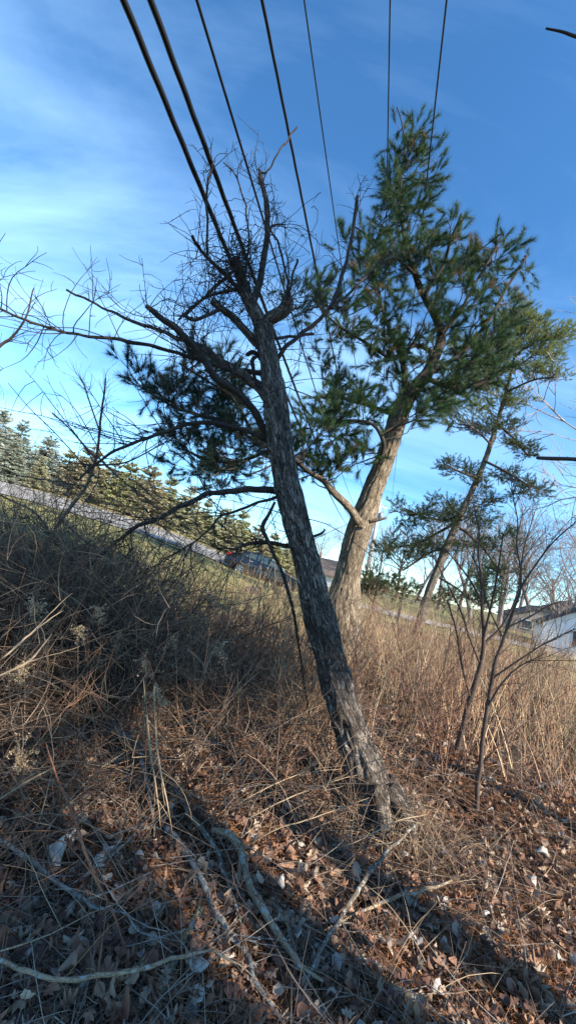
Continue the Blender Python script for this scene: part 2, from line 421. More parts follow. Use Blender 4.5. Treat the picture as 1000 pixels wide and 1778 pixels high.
def bark_disp(amp, f1=13., st=.22):
    def fn(tc, Rm):
        q = tc*A([f1, f1, f1*st])
        wob = (fbm(q*.6+5, 2)[..., None]-.5)*1.6
        a = 1-np.abs(2*vn(q*1.5+wob)-1); b = 1-np.abs(2*vn(q*3.1+wob*2+7)-1)
        big = fbm(tc*A([3.5, 3.5, 1.6])+3, 2)-.5
        d = -amp*(np.clip(a-.62, 0, 1)/.38)**1.2 - amp*.45*(np.clip(b-.6, 0, 1)/.4) + big*amp*2.2+(vn(q*7)-.5)*amp*.35
        return d
    return fn

# ---- big pine behind the leaning trunk
r1 = np.random.default_rng(21)
DP = 7.0
base = gp(628, 1140); base = P(608, 1120, DP); base[2] = g(base[0], base[1])
pine = thing('pine_tree', base, 'big pine with sunlit fissured trunk and dark needle crown behind the leaning trunk', 'tree')
pp, pr = pxpath([(592, 1150, 112), (594, 1100, 98), (597, 1045, 82), (603, 1000, 68), (611, 960, 64), (625, 912, 58), (642, 868, 52), (659, 820, 48), (676, 772, 46), (692, 722, 44), (708, 690, 40)], DP, DP+.5, 220)
mb = MB()
pr = pr*.69*(1+.10*np.sin(np.linspace(0, 9, 220))**2)
tube(mb, pp, pr, 96, disp=bark_disp(.022, 9, .2))
q, qr = pxpath([(640, 906, 7), (655, 903, 6), (672, 899, 3)], DP-.1, DP-.2, 10); tube(mb, q, qr, 8)
mb.build('trunk', 'bark_pine', pine)
pine_limbs = [
    [(706, 692, 30), (725, 668, 24), (742, 645, 21), (757, 615, 19), (764, 580, 16), (752, 545, 14), (735, 515, 12), (722, 478, 11), (708, 440, 9), (697, 390, 7), (694, 330, 5), (702, 270, 4), (700, 225, 3), (688, 185, 2)],
    [(700, 705, 16), (703, 665, 12), (700, 630, 10), (690, 600, 8), (672, 560, 6), (655, 500, 5), (640, 440, 3)],
    [(622, 908, 17), (603, 878, 14), (585, 858, 13), (565, 838, 12), (545, 826, 9), (510, 800, 7), (470, 780, 6)],
    [(742, 648, 12), (775, 632, 9), (810, 605, 8), (845, 560, 6), (880, 500, 4), (915, 445, 3)],
    [(735, 655, 10), (780, 672, 8), (830, 668, 6), (880, 640, 4)],
    [(764, 580, 8), (795, 545, 6), (820, 500, 5), (850, 450, 4), (873, 405, 2)],
    [(735, 515, 8), (770, 460, 6), (785, 410, 5), (800, 370, 3)],
    [(722, 478, 7), (680, 440, 5), (640, 410, 4), (610, 390, 2)],
    [(690, 722, 10), (660, 712, 8), (625, 700, 7), (585, 690, 5), (545, 690, 4)],
    [(660, 800, 9), (668, 770, 8), (650, 740, 6), (610, 730, 5), (560, 740, 4)],
    [(757, 615, 9), (720, 600, 7), (680, 620, 6), (630, 590, 5), (580, 560, 4), (545, 520, 3)],
    [(545, 826, 9), (500, 790, 7), (450, 770, 6), (400, 735, 6), (340, 720, 5), (290, 700, 4), (240, 660, 2)],
    [(470, 780, 6), (420, 800, 6), (370, 800, 5), (320, 780, 4)],
    [(450, 770, 6), (410, 700, 5), (360, 660, 4), (310, 630, 3)],
]
nodes = []
for i, L_ in enumerate(pine_limbs):
    off = r1.uniform(-.7, .7) if i > 2 else 0
    Dst = DP+.5 if L_[0][1] < 760 else DP
    if i in (2, ): Dst, De = DP-.05, DP-.5
    elif i in (11, 12, 13): Dst = DP-.5; De = DP-.2+[0, .4, -.4][i-11]
    else: De = Dst+off
    if i == 0: De = DP+.9
    q, qr = pxpath(L_, Dst, De, len(L_)*6)
    q[2:] += (vn(q[2:]*3.+A([[0, 5, 9]]))[:, None]-.5)*.06
    mb = MB(); tube(mb, q, qr, 12 if i < 3 else 7, disp=bark_disp(.004, 12, .3) if i < 3 else None)
    mb.build('limb', 'bark_pine' if i == 2 else 'limb', pine); nodes.append(q[3:])
nodes = np.concatenate(nodes)
crown_polys = [  # polygon, clusters, mean D, sigma
    ([(683, 200), (700, 195), (735, 235), (755, 270), (760, 330), (700, 350), (655, 345), (680, 290)], 22, DP+.8, .3),
    ([(655, 340), (765, 330), (800, 390), (820, 440), (700, 460), (600, 450), (585, 410), (650, 400)], 34, DP+.7, .5),
    ([(590, 440), (800, 430), (850, 430), (885, 405), (925, 440), (900, 540), (880, 580), (700, 600), (560, 600), (545, 500)], 82, DP+.5, .7),
    ([(555, 590), (700, 600), (890, 570), (880, 650), (790, 720), (650, 690), (560, 680)], 62, DP+.4, .7),
    ([(560, 680), (680, 690), (660, 740), (650, 800), (560, 835), (505, 825), (500, 750)], 48, DP+.1, .6),
    ([(720, 700), (755, 700), (745, 740), (700, 755)], 5, DP+.4, .3),
    ([(490, 490), (545, 480), (580, 560), (560, 640), (520, 600)], 10, DP+.3, .5),
]
left_poly = ([(255, 630), (320, 605), (390, 620), (460, 660), (475, 760), (480, 835), (380, 850), (300, 820), (270, 750), (270, 690)], 44, DP-.3, .5)
needle = MB(); br = MB()
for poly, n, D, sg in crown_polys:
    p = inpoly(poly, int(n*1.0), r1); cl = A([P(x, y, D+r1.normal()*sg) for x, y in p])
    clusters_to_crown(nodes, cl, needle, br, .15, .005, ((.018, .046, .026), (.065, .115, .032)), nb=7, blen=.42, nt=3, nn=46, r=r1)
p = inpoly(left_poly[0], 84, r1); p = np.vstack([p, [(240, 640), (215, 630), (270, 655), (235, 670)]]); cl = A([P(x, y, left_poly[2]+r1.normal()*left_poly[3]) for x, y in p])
clusters_to_crown(nodes, cl, needle, br, .15, .005, ((.014, .036, .028), (.03, .062, .03)), nb=7, blen=.42, nt=3, nn=42, r=r1)  # left clusters darker: the canopy's own shade put into needle colour
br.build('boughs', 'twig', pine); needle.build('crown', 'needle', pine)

# ---- leaning pine further back on the right
r2 = np.random.default_rng(5)
DF = 14.
b2 = P(728, 1075, DF); b2[2] = g(b2[0], b2[1])
pine2 = thing('pine_tree', b2, 'thin leaning pine with flat open tiers of needles, right of the big pine', 'tree')
q, qr = pxpath([(724, 1100, 24), (738, 1045, 22), (755, 1000, 21), (775, 950, 20), (797, 900, 18), (820, 850, 16), (845, 790, 13), (862, 735, 11), (880, 675, 9), (892, 620, 6), (905, 570, 4)], DF, DF+1.5, 120)
mb = MB(); qr = qr*.68; tube(mb, q, qr, 36, disp=bark_disp(.016, 7, .25)); mb.build('trunk', 'bark_far', pine2)
n2 = [q[40:]]
needle = MB(); br = MB()
for L_ in ([(795, 905, 8), (760, 925, 6), (720, 945, 5), (680, 950, 3)], [(815, 870, 8), (785, 900, 6), (745, 900, 5), (705, 885, 3)], [(790, 915, 7), (810, 925, 6), (845, 960, 5), (870, 1000, 3)],
           [(830, 830, 7), (800, 820, 5), (770, 805, 3)], [(840, 800, 6), (880, 820, 5), (920, 845, 3)], [(862, 735, 6), (890, 760, 5), (915, 790, 3)], [(775, 950, 7), (745, 960, 6), (700, 990, 4)],
           [(850, 770, 5), (830, 750, 4), (815, 740, 3)], [(880, 675, 6), (850, 640, 4), (820, 620, 3)], [(885, 650, 5), (920, 620, 4), (950, 600, 3)], [(892, 620, 5), (930, 590, 4), (970, 585, 3)], [(880, 680, 5), (925, 660, 4), (960, 655, 3)],
           [(757, 1000, 6), (790, 1020, 5), (830, 1050, 3)]):
    dd = r2.uniform(-1.2, 1.2); q, qr = pxpath(L_, DF+.6, DF+.6+dd, 14); tubes(br, q[None], qr[None]*.8, 6); n2.append(q[3:])
n2 = np.concatenate(n2)
spots = [(725, 965, 7), (695, 905, 7), (805, 945, 7), (665, 955, 5), (760, 870, 6), (855, 905, 7), (890, 930, 6), (820, 1030, 6), (700, 885, 9), (735, 895, 9), (765, 905, 8), (680, 945, 8), (715, 945, 9), (745, 945, 8), (790, 885, 8), (815, 900, 9), (775, 810, 6), (805, 820, 7), (835, 835, 8), (860, 870, 6), (845, 945, 8), (870, 985, 7), (830, 1000, 6), (845, 1045, 7),
         (875, 1030, 5), (880, 825, 8), (910, 850, 9), (935, 855, 5), (895, 770, 8), (920, 785, 6), (850, 745, 7), (880, 735, 6), (825, 745, 4), (780, 1030, 5), (760, 1040, 4),
         (840, 640, 9), (825, 600, 8), (860, 600, 10), (880, 560, 9), (905, 550, 9), (925, 590, 10), (950, 570, 8), (970, 590, 7), (930, 640, 9), (890, 640, 10), (860, 670, 9), (900, 690, 7), (820, 660, 7), (955, 650, 7), (800, 690, 6), (780, 720, 5), (835, 700, 6), (880, 700, 5), (915, 560, 8), (865, 530, 7), (940, 610, 8), (985, 575, 7), (970, 620, 6), (810, 640, 9), (790, 670, 8), (835, 675, 9), (850, 610, 10), (800, 600, 7), (905, 525, 6), (770, 700, 6), (875, 600, 9), (925, 555, 7)]
for x, y, n in spots:
    cl = A([P(x+r2.normal()*13, y+r2.normal()*6, DF+.6+r2.normal()*.55) for _ in range(n//2+(5 if y > 730 else 5))])
    top = y < 730  # upper crown needles get brighter colours, sunlight painted into them
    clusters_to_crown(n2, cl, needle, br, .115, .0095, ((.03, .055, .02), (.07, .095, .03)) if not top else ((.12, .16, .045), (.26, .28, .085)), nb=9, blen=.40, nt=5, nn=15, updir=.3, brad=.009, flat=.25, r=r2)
br.build('boughs', 'twig', pine2); needle.build('crown', 'needle', pine2)

# ------------------------------------------------------------------ leaning bare tree in front
r3 = np.random.default_rng(33)
tb = gp(662, 1435)
TD = depth(tb)
print('tree depth', TD, tb)
tree = thing('bare_tree', tb, 'leaning dead-looking tree with furrowed grey trunk, cut limbs and cables in its top', 'tree')
def tD(y):   # depth of the trunk at image row y
    y = min(y, 1400)
    return TD + (1440-y)/(1440-450)*1.55
pl = [(676, 1520, 140), (668, 1475, 112), (657, 1425, 90), (641, 1370, 76), (619, 1300, 67), (600, 1240, 63), (583, 1180, 64), (571, 1135, 57), (558, 1085, 60), (547, 1040, 56), (534, 985, 52), (518, 925, 48), (504, 865, 48), (496, 820, 43), (488, 770, 44), (481, 720, 42), (473, 665, 41), (465, 610, 37), (457, 568, 35)]
q, qr = pxpath([(x, y, w, tD(y)) for x, y, w in pl], 1, 1, 520)
mb = MB()
def main_disp(tc, Rm):
    d = bark_disp(.021, 12, .22)(tc, Rm)
    s = tc[..., 2]; th = np.arctan2(tc[..., 1], tc[..., 0])
    for s0, a0, dep, wd in ((1.02, 0, .012, .018), (1.25, .2, .01, .012), (1.45, .4, .009, .01), (.9, .8, .014, .03)):   # transverse seams in the bark
        d = d - dep*np.exp(-((s-s0-.02*np.sin(th*2+a0*5))/wd)**2)*(.6+.4*np.sin(th+a0*4))
    for s0, t0, am, wd in ((1.55, -1.2, .03, .05), (2.1, -2.0, .022, .04), (1.9, .6, .02, .05), (2.6, -1.4, .03, .05), (3.1, -2.6, .03, .05), (1.15, -2.3, .028, .06), (.8, -.9, .03, .07)):
        dt = np.abs((th-t0+np.pi) % (2*np.pi)-np.pi)*.13; rr = np.hypot(dt, s-s0)/wd
        d = d + am*np.exp(-rr**2)-am*.9*np.exp(-(rr/.4)**2)
    fl = np.clip(1-s/.75, 0, 1)**1.5
    d = d + fl*.05*np.sin(th*4+1.1)+fl*.03*np.sin(th*7)
    return d
tube(mb, q, qr, 128, disp=main_disp)
mb.build('trunk', 'bark_old', tree)
trunk_q, trunk_r = q, qr
for k_, (dx, dy, ln) in enumerate(((-.55, -.25, .55), (.5, -.35, .5), (-.2, -.6, .42), (.6, .25, .5), (-.5, .35, .5))):
    e = tb+A([dx, dy, 0])*ln*1.1; md = tb+A([dx, dy, 0])*ln*.5; e[2] = g(e[0], e[1])-.06; md[2] = g(md[0], md[1])+.03
    rt = catmull([tb+A([dx*.12-.06, dy*.12+.03, .27]), tb+A([dx*.3, dy*.3, .1]), md, e], 30); mb = MB(); tube(mb, rt, np.linspace(.075, .02, 30), 24, disp=bark_disp(.008, 20, .25), tcoff=k_*2.); mb.build('root', 'bark_old', tree)
limbs = [  # (points, D start, D end)
    ([(458, 580, 30), (448, 553, 26), (437, 530, 24), (424, 500, 21), (414, 470, 18), (408, 447, 14)], 4.45, 4.55),
    ([(437, 530, 15), (447, 505, 13), (456, 470, 11), (461, 430, 11), (463, 390, 10), (464, 360, 10), (458, 330, 8), (453, 313, 9), (450, 295, 4)], 4.5, 4.7),
    ([(456, 572, 30), (466, 556, 24), (480, 548, 23), (492, 541, 24), (499, 528, 23), (500, 516, 19)], 4.4, 4.3),
    ([(466, 690, 24), (445, 668, 19), (425, 655, 17), (395, 635, 15), (365, 615, 13), (345, 602, 10), (300, 583, 7), (240, 560, 6), (175, 532, 4), (116, 503, 4)], 4.25, 4.2),
    ([(472, 765, 16), (455, 738, 14), (430, 700, 13), (400, 672, 13), (375, 655, 13), (345, 612, 13), (320, 583, 12), (290, 560, 11), (254, 531, 8)], 4.1, 3.7),
    ([(466, 650, 12), (430, 646, 9), (400, 643, 9), (350, 625, 8), (300, 610, 7), (230, 592, 7), (150, 583, 6), (90, 570, 5), (40, 556, 5), (0, 536, 4), (-60, 510, 3)], 4.3, 3.6),
    ([(460, 610, 18), (445, 595, 15), (425, 572, 14), (402, 550, 13), (385, 535, 12), (367, 521, 14)], 4.35, 4.1),
    ([(385, 535, 8), (365, 545, 6), (340, 555, 6), (322, 548, 5)], 4.15, 4.0),
    ([(476, 772, 12), (450, 756, 9), (420, 745, 8), (370, 736, 8), (325, 738, 7), (275, 754, 6), (215, 775, 6), (175, 800, 5), (140, 830, 4)], 4.1, 3.5),
    ([(480, 852, 14), (450, 849, 12), (410, 851, 11), (370, 858, 9), (330, 870, 9), (290, 893, 8), (255, 907, 8), (225, 925, 7), (190, 950, 6), (150, 985, 6), (110, 1015, 3)], 3.9, 3.6),
    ([(490, 862, 7), (460, 868, 5), (420, 884, 5), (385, 898, 4), (340, 940, 3), (290, 970, 2)], 3.9, 3.5),
    ([(505, 948, 8), (470, 944, 7), (430, 945, 6), (400, 955, 3)], 3.75, 3.6),
    ([(540, 933, 5), (552, 928, 5), (563, 918, 3)], 3.75, 3.8),
    ([(480, 625, 8), (497, 603, 8), (520, 580, 7), (548, 560, 7), (572, 535, 7), (583, 515, 7), (592, 485, 7), (603, 450, 6), (612, 400, 6), (618, 365, 6), (621, 341, 6)], 4.3, 4.9),
    ([(575, 535, 6), (600, 515, 5), (625, 490, 4), (655, 460, 3), (690, 445, 2)], 4.5, 5.0),
    ([(478, 588, 6), (500, 585, 5), (520, 583, 5), (545, 580, 4)], 4.4, 4.6),
    ([(430, 515, 9), (408, 495, 8), (385, 470, 7), (360, 447, 6), (345, 430, 5), (334, 410, 6)], 4.5, 4.2),
    ([(462, 300, 3), (475, 280, 3), (490, 255, 3), (505, 235, 3), (515, 221, 3)], 4.7, 4.9),
    ([(450, 300, 4), (462, 300, 3)], 4.7, 4.7),
    ([(424, 500, 6), (390, 505, 5), (350, 520, 4), (310, 555, 3)], 4.5, 4.2),
    ([(412, 465, 6), (380, 490, 5), (350, 520, 5), (322, 548, 4)], 4.5, 4.2),
    ([(360, 447, 5), (362, 400, 4), (358, 350, 4), (366, 300, 3), (370, 280, 2)], 4.3, 4.2),
    ([(425, 480, 5), (432, 430, 3), (428, 370, 3), (418, 330, 3), (405, 300, 2), (388, 282, 2)], 4.5, 4.6),
    ([(500, 518, 6), (497, 480, 4), (485, 430, 4), (470, 395, 3), (495, 390, 2)], 4.3, 4.5),
    ([(500, 518, 5), (510, 470, 4), (517, 455, 4), (516, 450, 3)], 4.3, 4.4),
    ([(455, 625, 9), (440, 612, 8), (430, 615, 8)], 4.3, 4.2),
    ([(445, 668, 5), (440, 630, 7), (445, 620, 6)], 4.2, 4.1),
]
lnodes = []
for i, (L_, d0, d1) in enumerate(limbs):
    q, qr = pxpath(L_, d0, d1, max(14, len(L_)*7))
    mb = MB()
    q[3:-1] += (np.stack([vn(q[3:-1]*9+k*17) for k in range(3)], -1)-.5)*.03
    big = qr[0] > .03
    tube(mb, q, qr, 24 if big else 8, disp=bark_disp(.004, 22, .3) if big else None, tcoff=i*3.)
    mb.build('limb' if qr[0] > .018 else 'branch', 'bark_old' if qr[0] > .05 else 'limb', tree); lnodes.append((q, qr))
# twigs: long curving water-sprouts and vine loops
tw = MB()
def sprout(idx, n, L, up, curl, seed, r0=.0035, tlo=.25, r=r3):
    q, qr = lnodes[idx]; k = (r.uniform(tlo, 1, n)*(len(q)-1)).astype(int)
    T = norm(np.gradient(q, axis=0))[k]
    Dn = norm(T*.6+randdir(n, r)*.8+A([0, 0, up])); Lg = L*r.uniform(.35, 1.1, n)
    w = wander(q[k], Dn, Lg, 10, curl, up*.12, r); tubes(tw, w, taper(r0*1.5, .0022, n, 10), 4)
    m = n*3; a = r.integers(0, n, m); b = r.integers(3, 9, m)
    w2 = wander(w[a, b], randdir(m, r)+(w[a, b]-w[a, b-1])*8, Lg[a]*.55*r.uniform(.3, 1, m), 6, curl*1.2, up*.1, r); tubes(tw, w2, taper(r0*.95, .0018, m, 6), 3)
    m = n; a = r.integers(0, len(w2), m); b = r.integers(2, 5, m)
    w3 = wander(w2[a, b], randdir(m, r), r.uniform(.05, .16, m), 4, .25, 0, r); tubes(tw, w3, taper(.002, .0015, m, 4), 3)
for idx, n, L, up, curl in ((4, 14, .8, .2, .15), (8, 34, .9, .15, .13), (9, 30, 1., .1, .13), (5, 16, .9, -.2, .14), (10, 12, .8, .1, .13), (11, 10, .5, .1, .14), (5, 22, .75, .35, .16), (3, 22, .7, .4, .16), (4, 12, .6, .3, .17), (6, 14, .6, .3, .2), (7, 12, .5, .2, .22), (8, 14, .8, .1, .15), (9, 14, .7, .1, .15), (10, 8, .5, 0, .15),
                            (0, 26, .7, .3, .22), (1, 18, .55, .2, .2), (2, 18, .8, .5, .15), (13, 14, .6, .2, .18), (16, 20, .55, .2, .2), (19, 14, .5, .1, .2), (20, 14, .5, .1, .2), (21, 12, .35, .2, .18), (22, 8, .3, .1, .2), (23, 12, .5, .1, .22), (15, 8, .5, -.1, .15), (14, 10, .5, .1, .15), (11, 6, .3, -.2, .15)):
    sprout(idx, n, L, up, curl, 0)
# trunk sprouts and drooping dead twigs
k = r3.integers(300, 515, 34); w = wander(trunk_q[k], randdir(34, r3)+A([0, 0, -.1]), r3.uniform(.3, 1., 34), 9, .2, -.05, r3); tubes(tw, w, taper(.0055, .002, 34, 9), 3)
# vine nest round the cables
cN = P(410, 450, 4.5)
for i in range(46):
    ctr = P(410+r3.normal()*16, 462+r3.normal()*26, 4.45+r3.normal()*.1); rr_ = r3.uniform(.04, .26)
    a0 = r3.uniform(0, 6.28); aa = np.linspace(a0, a0+r3.uniform(3, 8), 16); e1, e2 = randdir(2, r3)
    pth = ctr+rr_*(np.cos(aa)[:, None]*e1+np.sin(aa)[:, None]*e2*r3.uniform(.5, 1))+np.cumsum(r3.normal(size=(16, 3))*.006, 0)
    tubes(tw, pth[None], taper(.006, .003, 1, 16), 4)
for i in range(80):
    ctr = P(r3.uniform(370, 550), r3.uniform(390, 610), 4.4+r3.normal()*.3); rr_ = r3.uniform(.12, .42)
    a0 = r3.uniform(0, 6.28); aa = np.linspace(a0, a0+r3.uniform(1.5, 4.), 16); e1, e2 = randdir(2, r3)
    pth = ctr+rr_*(np.cos(aa)[:, None]*e1+np.sin(aa)[:, None]*e2)+np.cumsum(r3.normal(size=(16, 3))*.01, 0)
    tubes(tw, pth[None], taper(.004, .002, 1, 16), 3)
o = tw.build('twigs', 'darktwig', tree); tag(o, kind='stuff')

def single(name, path, D0, D1, mat, label, cat, sides=10, tw_n=0, tw_l=.3, group=None, up=0, ripple=0.01, disp=0.003, seed=1, lift=None):
    r = np.random.default_rng(seed)
    q, qr = pxpath(path, D0, D1, len(path)*8)
    q += (np.stack([vn(q*7+k*17+seed) for k in range(3)], -1)-.5)*ripple
    o = thing(name, q[0], label, cat, group)
    mb = MB(); tube(mb, q, qr, sides, disp=(lambda tc, R: (fbm(tc*60+seed, 2)-.5)*disp)); 
    if tw_n:
        k = r.integers(len(q)//5, len(q), tw_n); T = norm(np.gradient(q, axis=0))[k]
        w = wander(q[k], T+randdir(tw_n, r)*.8+A([0, 0, up]), tw_l*r.uniform(.3, 1, tw_n), 8, .12, up*.1, r)
        tubes(mb, w, taper(np.minimum(qr[k]*.5, .004), .001, tw_n, 8), 4)
        a = r.integers(0, tw_n, tw_n*2); b = r.integers(3, 7, tw_n*2)
        w2 = wander(w[a, b], randdir(tw_n*2, r)+A([0, 0, up]), tw_l*.35*r.uniform(.3, 1, tw_n*2), 5, .15, up*.1, r); tubes(mb, w2, taper(.0018, .0009, tw_n*2, 5), 3)
    mb.build('stem', mat, o)
    return o
single('dead_branch', [(478, 872, 5), (466, 895, 6), (456, 915, 8), (464, 935, 7), (478, 968, 6), (492, 1000, 6), (503, 1035, 6), (512, 1075, 5), (520, 1130, 4), (529, 1190, 3), (540, 1260, 2)], 3.6, 3.55, 'limb', 'broken grey branch hanging down along the left of the leaning trunk', 'branch', tw_n=6, seed=3)
def edge_tree(px, py, D, limbs_, label, seed):
    r = np.random.default_rng(seed); c = P(px, py, D); z0 = float(g(c[0], c[1])); o = thing('bare_tree', (c[0], c[1], z0), label, 'tree')
    tr = catmull(A([[c[0], c[1], z0-.2], [c[0]+.05, c[1], z0+2], [c[0]-.05, c[1]+.1, z0+4], [c[0], c[1], z0+6.]]), 60); mb = MB(); tube(mb, tr, np.linspace(.10, .03, 60), 16, disp=bark_disp(.006, 14, .25)); mb.build('trunk', 'bark_old', o)
    for pl_, D1 in limbs_:
        q, qr = pxpath(pl_, D1, D1, 50); k = np.argmin(np.abs(tr[:, 2]-q[0, 2]+.3)); a = tr[k]
        q = np.vstack([catmull([a, (a+q[0])/2+A([0, 0, .08]), q[0]], 20)[:-1], q]); qr = np.r_[np.linspace(max(.022, qr[0]*1.5), qr[0], 19), qr]
        q[1:-1] += (np.stack([vn(q[1:-1]*6+k_*17+seed) for k_ in range(3)], -1)-.5)*.015
        mb = MB(); tube(mb, q, qr, 10)
        n = 6; kk = r.integers(22, 60, n); T = norm(np.gradient(q, axis=0))[kk]
        if seed == 6: w = wander(q[kk], T+randdir(n, r)*.7, r.uniform(.08, .25, n), 7, .12, 0, r); tubes(mb, w, taper(.0025, .001, n, 7), 4)
        mb.build('limb', 'twig', o)
edge_tree(1500, 900, 2.9, [([(1060, 80, 6), (1000, 64, 5), (975, 55, 4), (947, 49, 3)], 2.6), ([(1070, 803, 8), (1000, 799, 7), (960, 797, 7), (933, 795, 6)], 2.6)], 'bare tree out of frame whose dark cut twigs poke in from the right edge', 4)
edge_tree(-520, 900, 2.6, [([(-60, 660, 6), (0, 600, 5), (20, 585, 4), (45, 550, 3), (60, 500, 2)], 2.3)], 'bare tree out of frame whose forked twig reaches in at the left edge', 6)

# ------------------------------------------------------------------ saplings
def sapling(main, branches, mat, label, group=None, tw_n=30, tw_l=.5, seed=1, name='bare_sapling', Doff=0, dr=.35):
    main = [(a, b, c*.68) for a, b, c in main]; branches = [[(a, b, c*.75) for a, b, c in l] for l in branches]
    r = np.random.default_rng(seed)
    b = gp(*main[0][:2]); D = depth(b)+Doff
    o = thing(name, b, label, 'sapling' if 'sap' in name else 'shrub', group)
    q, qr = pxpath(main, D, D+.15, len(main)*8); q += (np.stack([vn(q*5+k*17+seed) for k in range(3)], -1)-.5)*.03
    mb = MB(); tube(mb, q, qr, 12, disp=lambda tc, R: (fbm(tc*50, 2)-.5)*.002); mb.build('stem', mat, o)
    segs = [(q, qr)]
    for bl in branches:
        s = P(bl[0][0], bl[0][1], D); k = np.argmin(np.linalg.norm(q-s, axis=1)); D0 = depth(q[k])
        bq, brr = pxpath(bl, D0, D0+r.uniform(-dr, dr), len(bl)*7); bq += q[k]-bq[0]
        mb = MB(); tube(mb, bq, brr, 8); mb.build('branch', mat, o); segs.append((bq, brr))
    mb = MB()
    for q, qr in segs:
        n = max(4, int(tw_n*len(q)/60)); k = r.integers(len(q)//3, len(q), n); T = norm(np.gradient(q, axis=0))[k]
        w = wander(q[k], T*1.0+randdir(n, r)*.8+A([0, 0, .2]), tw_l*r.uniform(.15, 1.1, n), 7, .12, .03, r); tubes(mb, w, taper(.0028, .0011, n, 7), 4)
        a = r.integers(0, n, n); b_ = r.integers(2, 6, n)
        w2 = wander(w[a, b_], norm(w[a, b_]-w[a, b_-1])+randdir(n, r)*.6, tw_l*.4*r.uniform(.25, 1, n), 5, .08, .03, r); tubes(mb, w2, taper(.0016, .0009, n, 5), 3)
    tag(mb.build('twigs', 'twig', o), kind='stuff')
    return o
sapling([(790, 1312, 15), (805, 1255, 13), (820, 1195, 13), (833, 1150, 11), (838, 1110, 9), (836, 1050, 7), (832, 985, 6), (830, 930, 4), (822, 880, 3)],
        [[(838, 1112, 7), (850, 1060, 5), (862, 1000, 4), (872, 930, 3)], [(836, 1120, 7), (870, 1085, 5), (895, 1030, 4), (905, 960, 3), (925, 890, 2)], [(830, 1155, 6), (812, 1110, 5), (795, 1060, 4), (770, 1010, 3), (745, 960, 2)],
         [(815, 1210, 6), (800, 1150, 5), (790, 1090, 4), (775, 1040, 3)], [(836, 1050, 5), (815, 1010, 4), (795, 985, 3), (775, 960, 2)]], 'sapling', 'forked brown sapling left of the two saplings at lower right', seed=11, tw_n=30, tw_l=.6)
sapling([(828, 1412, 12), (831, 1350, 11), (836, 1290, 11), (846, 1230, 10), (858, 1165, 9), (874, 1110, 8), (890, 1060, 7), (901, 1022, 6), (900, 970, 4), (895, 900, 3), (888, 830, 2)],
        [[(901, 1022, 5), (925, 985, 4), (960, 940, 3), (1000, 905, 2), (1040, 870, 2)], [(882, 1090, 5), (920, 1072, 4), (960, 1050, 3), (1010, 1040, 2)], [(856, 1180, 5), (900, 1150, 4), (950, 1118, 3), (1010, 1090, 2)],
         [(846, 1230, 5), (870, 1190, 4), (900, 1160, 3), (940, 1140, 2)], [(874, 1110, 4), (850, 1060, 3), (835, 1010, 3), (820, 960, 2)]], 'sapling', 'nearer dark sapling standing at lower right in front of the forked one', seed=12, tw_n=26, tw_l=.55)
sapling([(60, 1010, 10), (90, 930, 10), (120, 885, 9), (150, 845, 8), (165, 802, 7), (173, 750, 6), (180, 700, 5), (183, 655, 3)],
        [[(166, 795, 5), (140, 765, 4), (118, 740, 3), (90, 715, 3)], [(172, 750, 4), (155, 700, 3), (146, 672, 3), (140, 660, 2)], [(165, 805, 5), (220, 800, 4), (280, 770, 3), (330, 745, 2)], [(168, 790, 5), (215, 835, 4), (255, 865, 4), (275, 885, 3)],
         [(150, 845, 4), (110, 838, 3), (60, 830, 3), (0, 820, 2)], [(90, 930, 6), (60, 890, 5), (20, 870, 4), (-20, 850, 3)], [(110, 905, 6), (150, 940, 5), (185, 965, 4), (210, 1000, 3)]], 'sapling', 'dark bare sapling with crooked side twigs on the left before the spruces', seed=13, tw_n=60, tw_l=.4, Doff=-.6)
# pale multi-stem shrubs in the weeds at right
def shrub(px, py, n, L, mat, label, group, seed, spread=.35, r0=.007, Doff=0):
    r = np.random.default_rng(seed); b = gp(px, py); o = thing('bare_shrub', b, label, 'shrub', group)
    S = b+r.normal(size=(n, 3))*A([.08, .08, 0])-A([0, 0, .05]); Dn = norm(r.normal(size=(n, 3))*A([spread, spread, 0])+A([0, 0, 1.]))
    w = wander(S, Dn, L*r.uniform(.55, 1.1, n), 12, .05, .0, r)
    for i in range(n):
        mb = MB(); tubes(mb, w[i:i+1], taper(r0*r.uniform(.5, 1.1), .0016, 1, 12), 6); mb.build('stem', mat, o)
    mb = MB(); m = n*9; a = r.integers(0, n, m); k = r.integers(4, 11, m)
    w2 = wander(w[a, k], norm(w[a, k]-w[a, k-1])*1.1+randdir(m, r)*.6, L*.3*r.uniform(.3, 1, m), 6, .1, .02, r); tubes(mb, w2, taper(.0025, .001, m, 6), 3)
    tag(mb.build('twigs', mat, o), kind='stuff'); return o
M['palestem'] = mat_flat('pale_stem', (.30, .22, .14), .7, noise=.25)
G1 = 'pale bare shrubs in the dry field'
LB = 'pale tan many-stemmed bare shrub rising out of the weeds at right'
for i, (x, y, n, L, r0) in enumerate(((905, 1292, 9, 1.7, .012), (955, 1240, 7, 1.8, .010), (770, 1235, 8, 1.5, .009), (720, 1200, 7, 1.5, .009), (985, 1215, 8, 2.1, .010), (880, 1200, 8, 1.9, .008), (690, 1150, 7, 1.6, .008), (840, 1165, 8, 2.0, .008), (640, 1160, 6, 1.5, .007), (935, 1180, 8, 2.2, .009))):
    shrub(x, y, n, L, 'palestem', LB, G1, 50+i, r0=r0)

